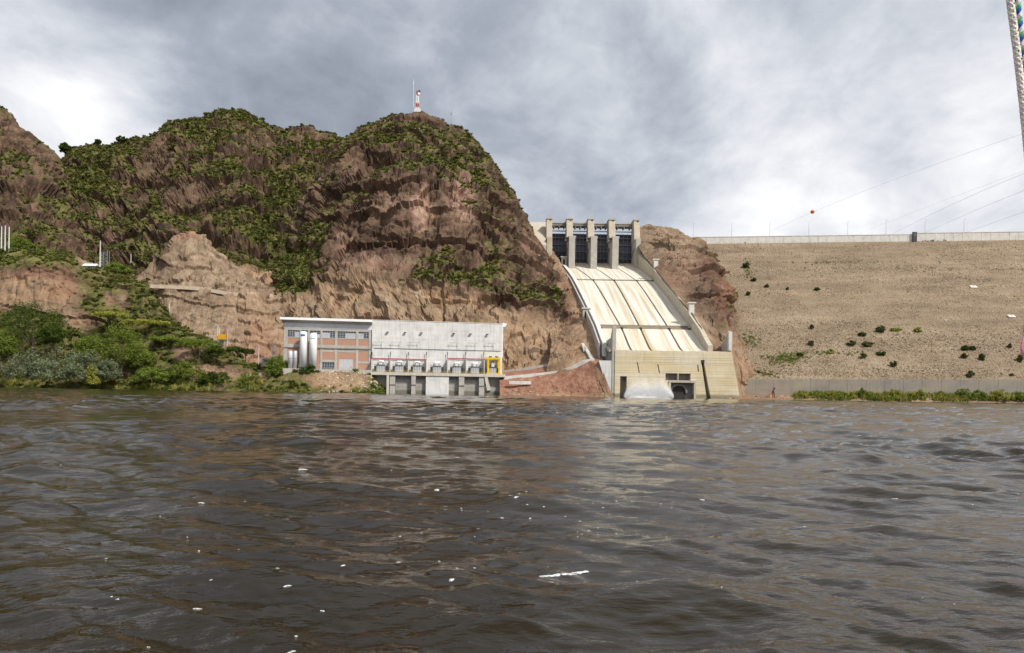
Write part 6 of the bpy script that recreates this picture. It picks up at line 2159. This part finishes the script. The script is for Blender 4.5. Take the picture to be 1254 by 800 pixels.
    # bushes growing out of the dam face
    dam = [(914, 326, 9, 'largest bush high on the dam face, near the rock ridge', 8), (923, 343, 6, 'bush just below the largest high bush', 5), (939, 350, 5, 'small bush right of the two high bushes', 4), (916, 360, 6, 'bush on the dam face nearest the rock ridge', 5),
           (964, 354, 4, 'tiny bush in the upper middle left of the dam', 4), (1001, 354, 7, 'dark bush alone in the middle of the dam face', 4), (994, 401, 5, 'bush above the green patch on the dam face', 6), (1056, 410, 10, 'wide dark bush in the lower course of the dam', 6),
           (1079, 404.5, 12, 'biggest bush in the lower course of the dam', 9), (1097, 404, 15, 'yellowish low bush right of the biggest lower bush', 5), (1124, 405, 9, 'yellow green bush right of the yellowish low one', 7), (1042, 421, 13, 'low spreading bush below the wide dark bush', 7), (1062, 422, 15, 'low spreading bush right of the other spreading one', 7),
           (1079, 433, 10, 'bush under the biggest bush of the lower course', 6), (1057, 437, 8, 'bush nearest below the low spreading pair', 7), (1094.5, 447, 10, 'dark rounded bush low on the dam, left of centre', 8), (1188.5, 459, 10, 'dark rounded bush at the toe wall', 8), (1181, 427, 8, 'left bush of the cluster of four at right', 8),
           (1191, 427, 7, 'dark top right bush of the cluster of four', 7), (1181, 436, 7, 'lowest left bush of the cluster of four', 7), (1202, 438, 8, 'lower right bush of the cluster of four', 8), (1236, 424, 5, 'small bush beside the pink streamer', 5), (1249, 440, 6, 'bush half hidden beside the pink streamer', 10),
           (993, 421, 8, 'bush at the top right of the green patch', 7), (1017, 431, 8, 'yellow green bush right of the green patch', 5), (980, 434, 10, 'low bush at the upper edge of the green patch', 5), (929, 456, 4, 'tiny dark bush at the foot of the dam beside the spillway', 4), (1239, 459, 6, 'small bush just above the toe wall at right', 3)]
    for k, (px, py, w, lb, hh) in enumerate(dam):
        q = dam_point(px, py + hh * 0.4)
        mat = Li if 'yellow' in lb else (D if k % 4 == 1 else M['leaf_dam'])
        t = tree('dam_bush', lb, 'bush', px, py + hh * 0.4, py - hh * 0.7, w * 1.0, q.y + 0.1, mat, 300 + k, 'round', 'bushes on the dam face', .02, 1.3, 0.34, on_dam(px, py + hh * 0.3) - Vector((0, 0, 0.7)))
    # bushes along the right shore
    sh = [(988, 490, 478, 18, Li, 'low leftmost bush of the green strip on the right shore'), (1014, 490, 477, 22, Li, 'second bush from the left in the green strip on the right shore'), (1032, 491, 480, 18, Md, 'dark low bush under the tall reeds on the right shore'), (1057, 490, 472, 12, Md, 'tall pointed bush of the left half of the shore strip'),
          (1095, 491, 475, 24, Li, 'light bush left of the twin rounded bushes on the right shore'), (1124, 491, 474, 20, Li, 'rounded light bush left of the yellow tuft'), (1152, 490, 478, 9, Li, 'yellow tuft in the gap of the shore strip'), (1182, 492, 472, 24, Md, 'tallest dark bush of the right shore'), (1199, 491, 475, 18, Md, 'bush leaning on the tallest dark shore bush'),
          (1226, 492, 475, 30, Li, 'wide light bush near the right edge of the shore'), (1250, 492, 475, 26, Md, 'last bush of the shore strip at the right edge'), (1042, 490, 476, 16, Li, 'pale bush left of the tall pointed one'), (1165, 491, 484, 22, D, 'flat dark bush at the waterline below the yellow tuft')]
    for k, (px, py, top, w, mat, lb) in enumerate(sh):
        tree('shore_bush', lb, 'bush', px, py - 2.0, top, w, 432.5, mat, 400 + k, 'shrub', 'bushes on the right shore', .1, 1.2, 0.32)


build_trees()


def build_grass():
    rng = np.random.default_rng(31)
    tufts = [unit_tuft(k, M['leaf_straw'], 26, 1.0, 0.05) for k in range(3)]
    greens = [unit_tuft(k + 10, M['leaf_mid'], 26, 1.0, 0.06) for k in range(3)]
    dry, grn = [], []
    for V, f, dens, hi in ((V_bank, lambda x, y: (y > 461) * (x < 352) * (0.35 + 0.65 * (y > 468)) + (x >= 352) * (y > 470) * 0.5, 0.75, (1.0, 2.9)), (V_shore, lambda x, y: (x > 968) * (y < 492) * np.clip((x - 960) / 40, 0, 1), 0.85, (1.2, 3.4))):
        e1, e2 = V[1:, :-1] - V[:-1, :-1], V[:-1, 1:] - V[:-1, :-1]
        ar = np.linalg.norm(np.cross(e1, e2), axis=-1)
        x, y = proj(V[:-1, :-1])
        ok = (V[:-1, :-1, 2] > 0.0)
        pat = 0.55 + 2.0 * fbm(V[:-1, :-1].astype(np.float32) / 9.0, 3, 91)
        k = rng.poisson(np.clip(ar * dens * f(x, y) * ok * np.clip(pat, 0, 1.5), 0, 4))
        for a, b in zip(*np.nonzero(k)):
            for _ in range(k[a, b]):
                q = V[a, b] + rng.random() * e1[a, b] + rng.random() * e2[a, b]
                (dry if rng.random() < (0.7 if V is V_bank else 0.5) else grn).append((q[0], q[1], q[2] - 0.1, hi[0] + (hi[1] - hi[0]) * rng.random() ** 1.6))
    # green patch low on the dam face and the strip beside the spillway
    for (cx, cy, rx, ry, n) in ((960, 440, 20, 6, 260), (916, 332, 5, 9, 60), (918, 418, 12, 8, 90), (1010, 433, 40, 2.5, 70), (885, 297, 30, 1.2, 50), (1000, 322, 120, 1.2, 60), (935, 458, 25, 4, 60), (1140, 295, 14, 1.2, 40)):
        for _ in range(n):
            q = on_dam(cx + rng.normal(0, rx * 0.6), cy + rng.normal(0, ry * 0.6))
            grn.append((q.x, q.y, q.z, 0.6 + 0.7 * rng.random()))
    for _ in range(520):
        cx, cy = rng.uniform(905, 1254), 300 + 160 * rng.random() ** 0.7
        if fbm(np.array([[cx / 60, cy / 18, 0]], np.float32), 3, 19)[0] > -0.05:
            q = on_dam(cx, cy)
            dry.append((q.x, q.y, q.z - 0.1, 0.35 + 0.7 * rng.random() ** 2))
    instancer('grass', dry, tufts, 'straw coloured and yellow green grass along the water', (0.8, 1.3), 0.12, 12)
    instancer('grass', grn, greens, 'green grass and reeds along the water and on the dam', (0.8, 1.3), 0.12, 13)
    print('grass', len(dry), len(grn))


build_grass()


# ------------------------------------------------------------------ foam on the river and spray at the outlet
def build_foam():
    rng = np.random.default_rng(77)
    m, t = material('foam')
    lace = t.ramp(t.noise(geo_pos(t), 45, 6, 0.7), [(0.38, 0.1), (0.56, 0.95)])
    finish(t, (0.80, 0.81, 0.81), 0.85, t.noise(geo_pos(t), 60, 4), 0.01, 0.5, 0.2, extra={'Alpha': lace})
    mb = MB()

    def spot(px, py, wpx, asp=0.42, dirn=0.0):
        # where the line of sight meets the river
        b = at(px, py, 1.0) - Vector((0, 0, CAMZ))
        k = -CAMZ / b.z
        x, y = b.x * k, b.y * k
        r = wpx / 2 * y / F
        n = 12
        ph = rng.random(4) * 6.28
        ring = []
        for i in range(n):
            a = 2 * math.pi * i / n
            q = r * (1 + 0.28 * math.sin(2 * a + ph[0]) + 0.2 * math.sin(3 * a + ph[1]) + 0.12 * math.sin(5 * a + ph[2]))
            u, v = q * math.cos(a), q * math.sin(a) * asp * 2.4
            ring.append((x + u * math.cos(dirn) - v * math.sin(dirn), y + u * math.sin(dirn) + v * math.cos(dirn)))
        pts = np.array(ring + [(x, y)])
        inner = [(x + (a - x) * 0.6, y + (b_ - y) * 0.6) for a, b_ in ring]
        al = np.array(ring + inner + [(x, y)])
        cell = np.maximum(0.0078 * al[:, 1], 0.004 * (np.abs(al[:, 1]) + 3.0))
        z = wave_height(al[:, 0].copy(), al[:, 1].copy(), cell)
        vs = [(al[i, 0], al[i, 1], z[i] + (0.002 if i < n else 0.006 + 0.05 * r * (0.6 if i < 2 * n else 0.8))) for i in range(2 * n + 1)]
        fs = [(i, (i + 1) % n, n + (i + 1) % n, n + i) for i in range(n)] + [(n + i, n + (i + 1) % n, 2 * n) for i in range(n)]
        mb.add(vs, fs)
    for px, py, w in ((488, 684, 11), (553, 708, 13), (581, 692, 6), (560, 694, 7), (538, 684, 6), (352, 720, 14), (242, 743, 17), (357, 790, 22), (675, 708, 11), (747, 709, 9), (247, 614, 15), (420, 690, 8), (395, 742, 9), (340, 700, 8),
                      (535, 600, 13), (632, 611, 11), (615, 623, 7), (707, 601, 8), (625, 609, 6), (490, 648, 6), (985, 639, 7), (1095, 609, 12), (860, 612, 9), (370, 572, 16), (315, 576, 9), (300, 607, 7), (560, 560, 10), (640, 605, 6), (755, 612, 5), (710, 628, 5)):
        spot(px, py, w * 0.6, 0.3, rng.normal(0, 0.3))
    for i in range(11):
        spot(664 + i * 5.2 + rng.normal(0, 1.0), 699.5 - 0.75 * i + rng.normal(0, 0.6), 6 + 6 * rng.random(), 0.26, 0.1)
    for i in range(34):
        py = 500 + 280 * rng.random() ** 1.3
        spot(rng.uniform(10, 1240), py, 1.0 + 0.010 * (py - 480) * rng.random() + 0.8 * rng.random(), 0.3)
    for i in range(26):
        spot(rng.normal(690, 70), rng.uniform(600, 660), 1.3 + 2 * rng.random(), 0.3)
    o = mb.build('foam', m)
    tag(o, 'white foam flecks floating on the dark river', None, None, 'stuff')


build_foam()


def build_spray():
    """water bursting from the side outlet: a core of white drops in a soft cloud of mist"""
    rng = np.random.default_rng(5)
    m, t = material('spray_drops')
    d = t.n('ShaderNodeBsdfDiffuse', {'Color': (0.97, 0.975, 0.98, 1)})
    tr = t.n('ShaderNodeBsdfTranslucent', {'Color': (0.97, 0.975, 0.98, 1)})
    mx = t.n('ShaderNodeMixShader', {0: 0.5, 1: d.outputs[0], 2: tr.outputs[0]})
    t.nt.links.new(mx.outputs[0], t.n('ShaderNodeOutputMaterial').inputs[0])
    n = 150000
    x0, x1 = at(764, 480, 428).x, at(824, 480, 428).x
    u = rng.random(n)
    x = x0 + (x1 - x0) * u
    top = np.interp(u, [0, 0.06, 0.2, 0.35, 0.5, 0.62, 0.78, 0.9, 1.0], [1.5, 6.8, 7.6, 6.4, 7.8, 10.4, 10.2, 5.6, 1.2])
    lump = 0.75 + 0.5 * fbm(np.stack([x / 3.2, x * 0, x * 0], -1).astype(np.float32), 3, 61)
    z = top * 0.88 * lump * np.abs(rng.normal(0, 0.75, n)) + rng.normal(0, 0.3, n)
    wisp = rng.random(n) < 0.06
    z = np.where(wisp, z * 1.35, z)
    y = 427.2 + rng.normal(0, 1.1, n) + (u - 0.5) * 1.0
    y = np.minimum(y, 429.7)
    keep = z > -0.3
    x, y, z = x[keep], y[keep], z[keep]
    n = len(x)
    q = rng.normal(size=(n, 3)); q /= np.linalg.norm(q, axis=1, keepdims=True)
    t1 = np.cross(q, rng.normal(size=(n, 3))); t1 /= np.linalg.norm(t1, axis=1, keepdims=True)
    t2 = np.cross(q, t1)
    sz = (0.045 + 0.075 * rng.random(n))[:, None]
    C = np.stack([x, y, z], 1)
    V = np.stack([C - t1 * sz, C - t2 * sz, C + t1 * sz, C + t2 * sz], 1).reshape(-1, 3)
    o = link('spray', raw_mesh('spray', V.tolist(), [(4 * i, 4 * i + 1, 4 * i + 2, 4 * i + 3) for i in range(n)], m))
    tag(o, 'white burst of spray where water shoots from the side outlet', None, None, 'stuff')
    # jet of white water under the mist
    wm, t = material('white_water')
    finish(t, (0.88, 0.89, 0.90), 0.6, t.noise(geo_pos(t), 1.5, 6, 0.65), 0.4, 0.8, 0.3)
    V, nu, nv = [], 90, 40
    xs = np.linspace(at(762, 480, 428).x, at(822, 480, 428).x, nu)
    ys = np.linspace(423.5, 429.6, nv)
    X, Y = np.meshgrid(xs, ys)
    env = np.sin(np.pi * np.clip((X - xs[0]) / (xs[-1] - xs[0]), 0, 1)) ** 0.6 * np.clip((Y - 423.5) / 2.5, 0, 1)
    P = np.stack([X / 2.2, Y / 2.2, X * 0], -1).astype(np.float32)
    Z = 0.4 * env * (1.1 + 1.3 * fbm(P, 5, 33, 0.6, True) + 0.7 * np.exp(-((X - xs[0] - 8) / 5) ** 2)) - 0.3
    o = link('churned_water', grid_mesh('churned_water', np.stack([X, Y, Z], -1)), wm)
    tag(o, 'churned white water at the foot of the spillway wall', None, None, 'stuff')


build_spray()
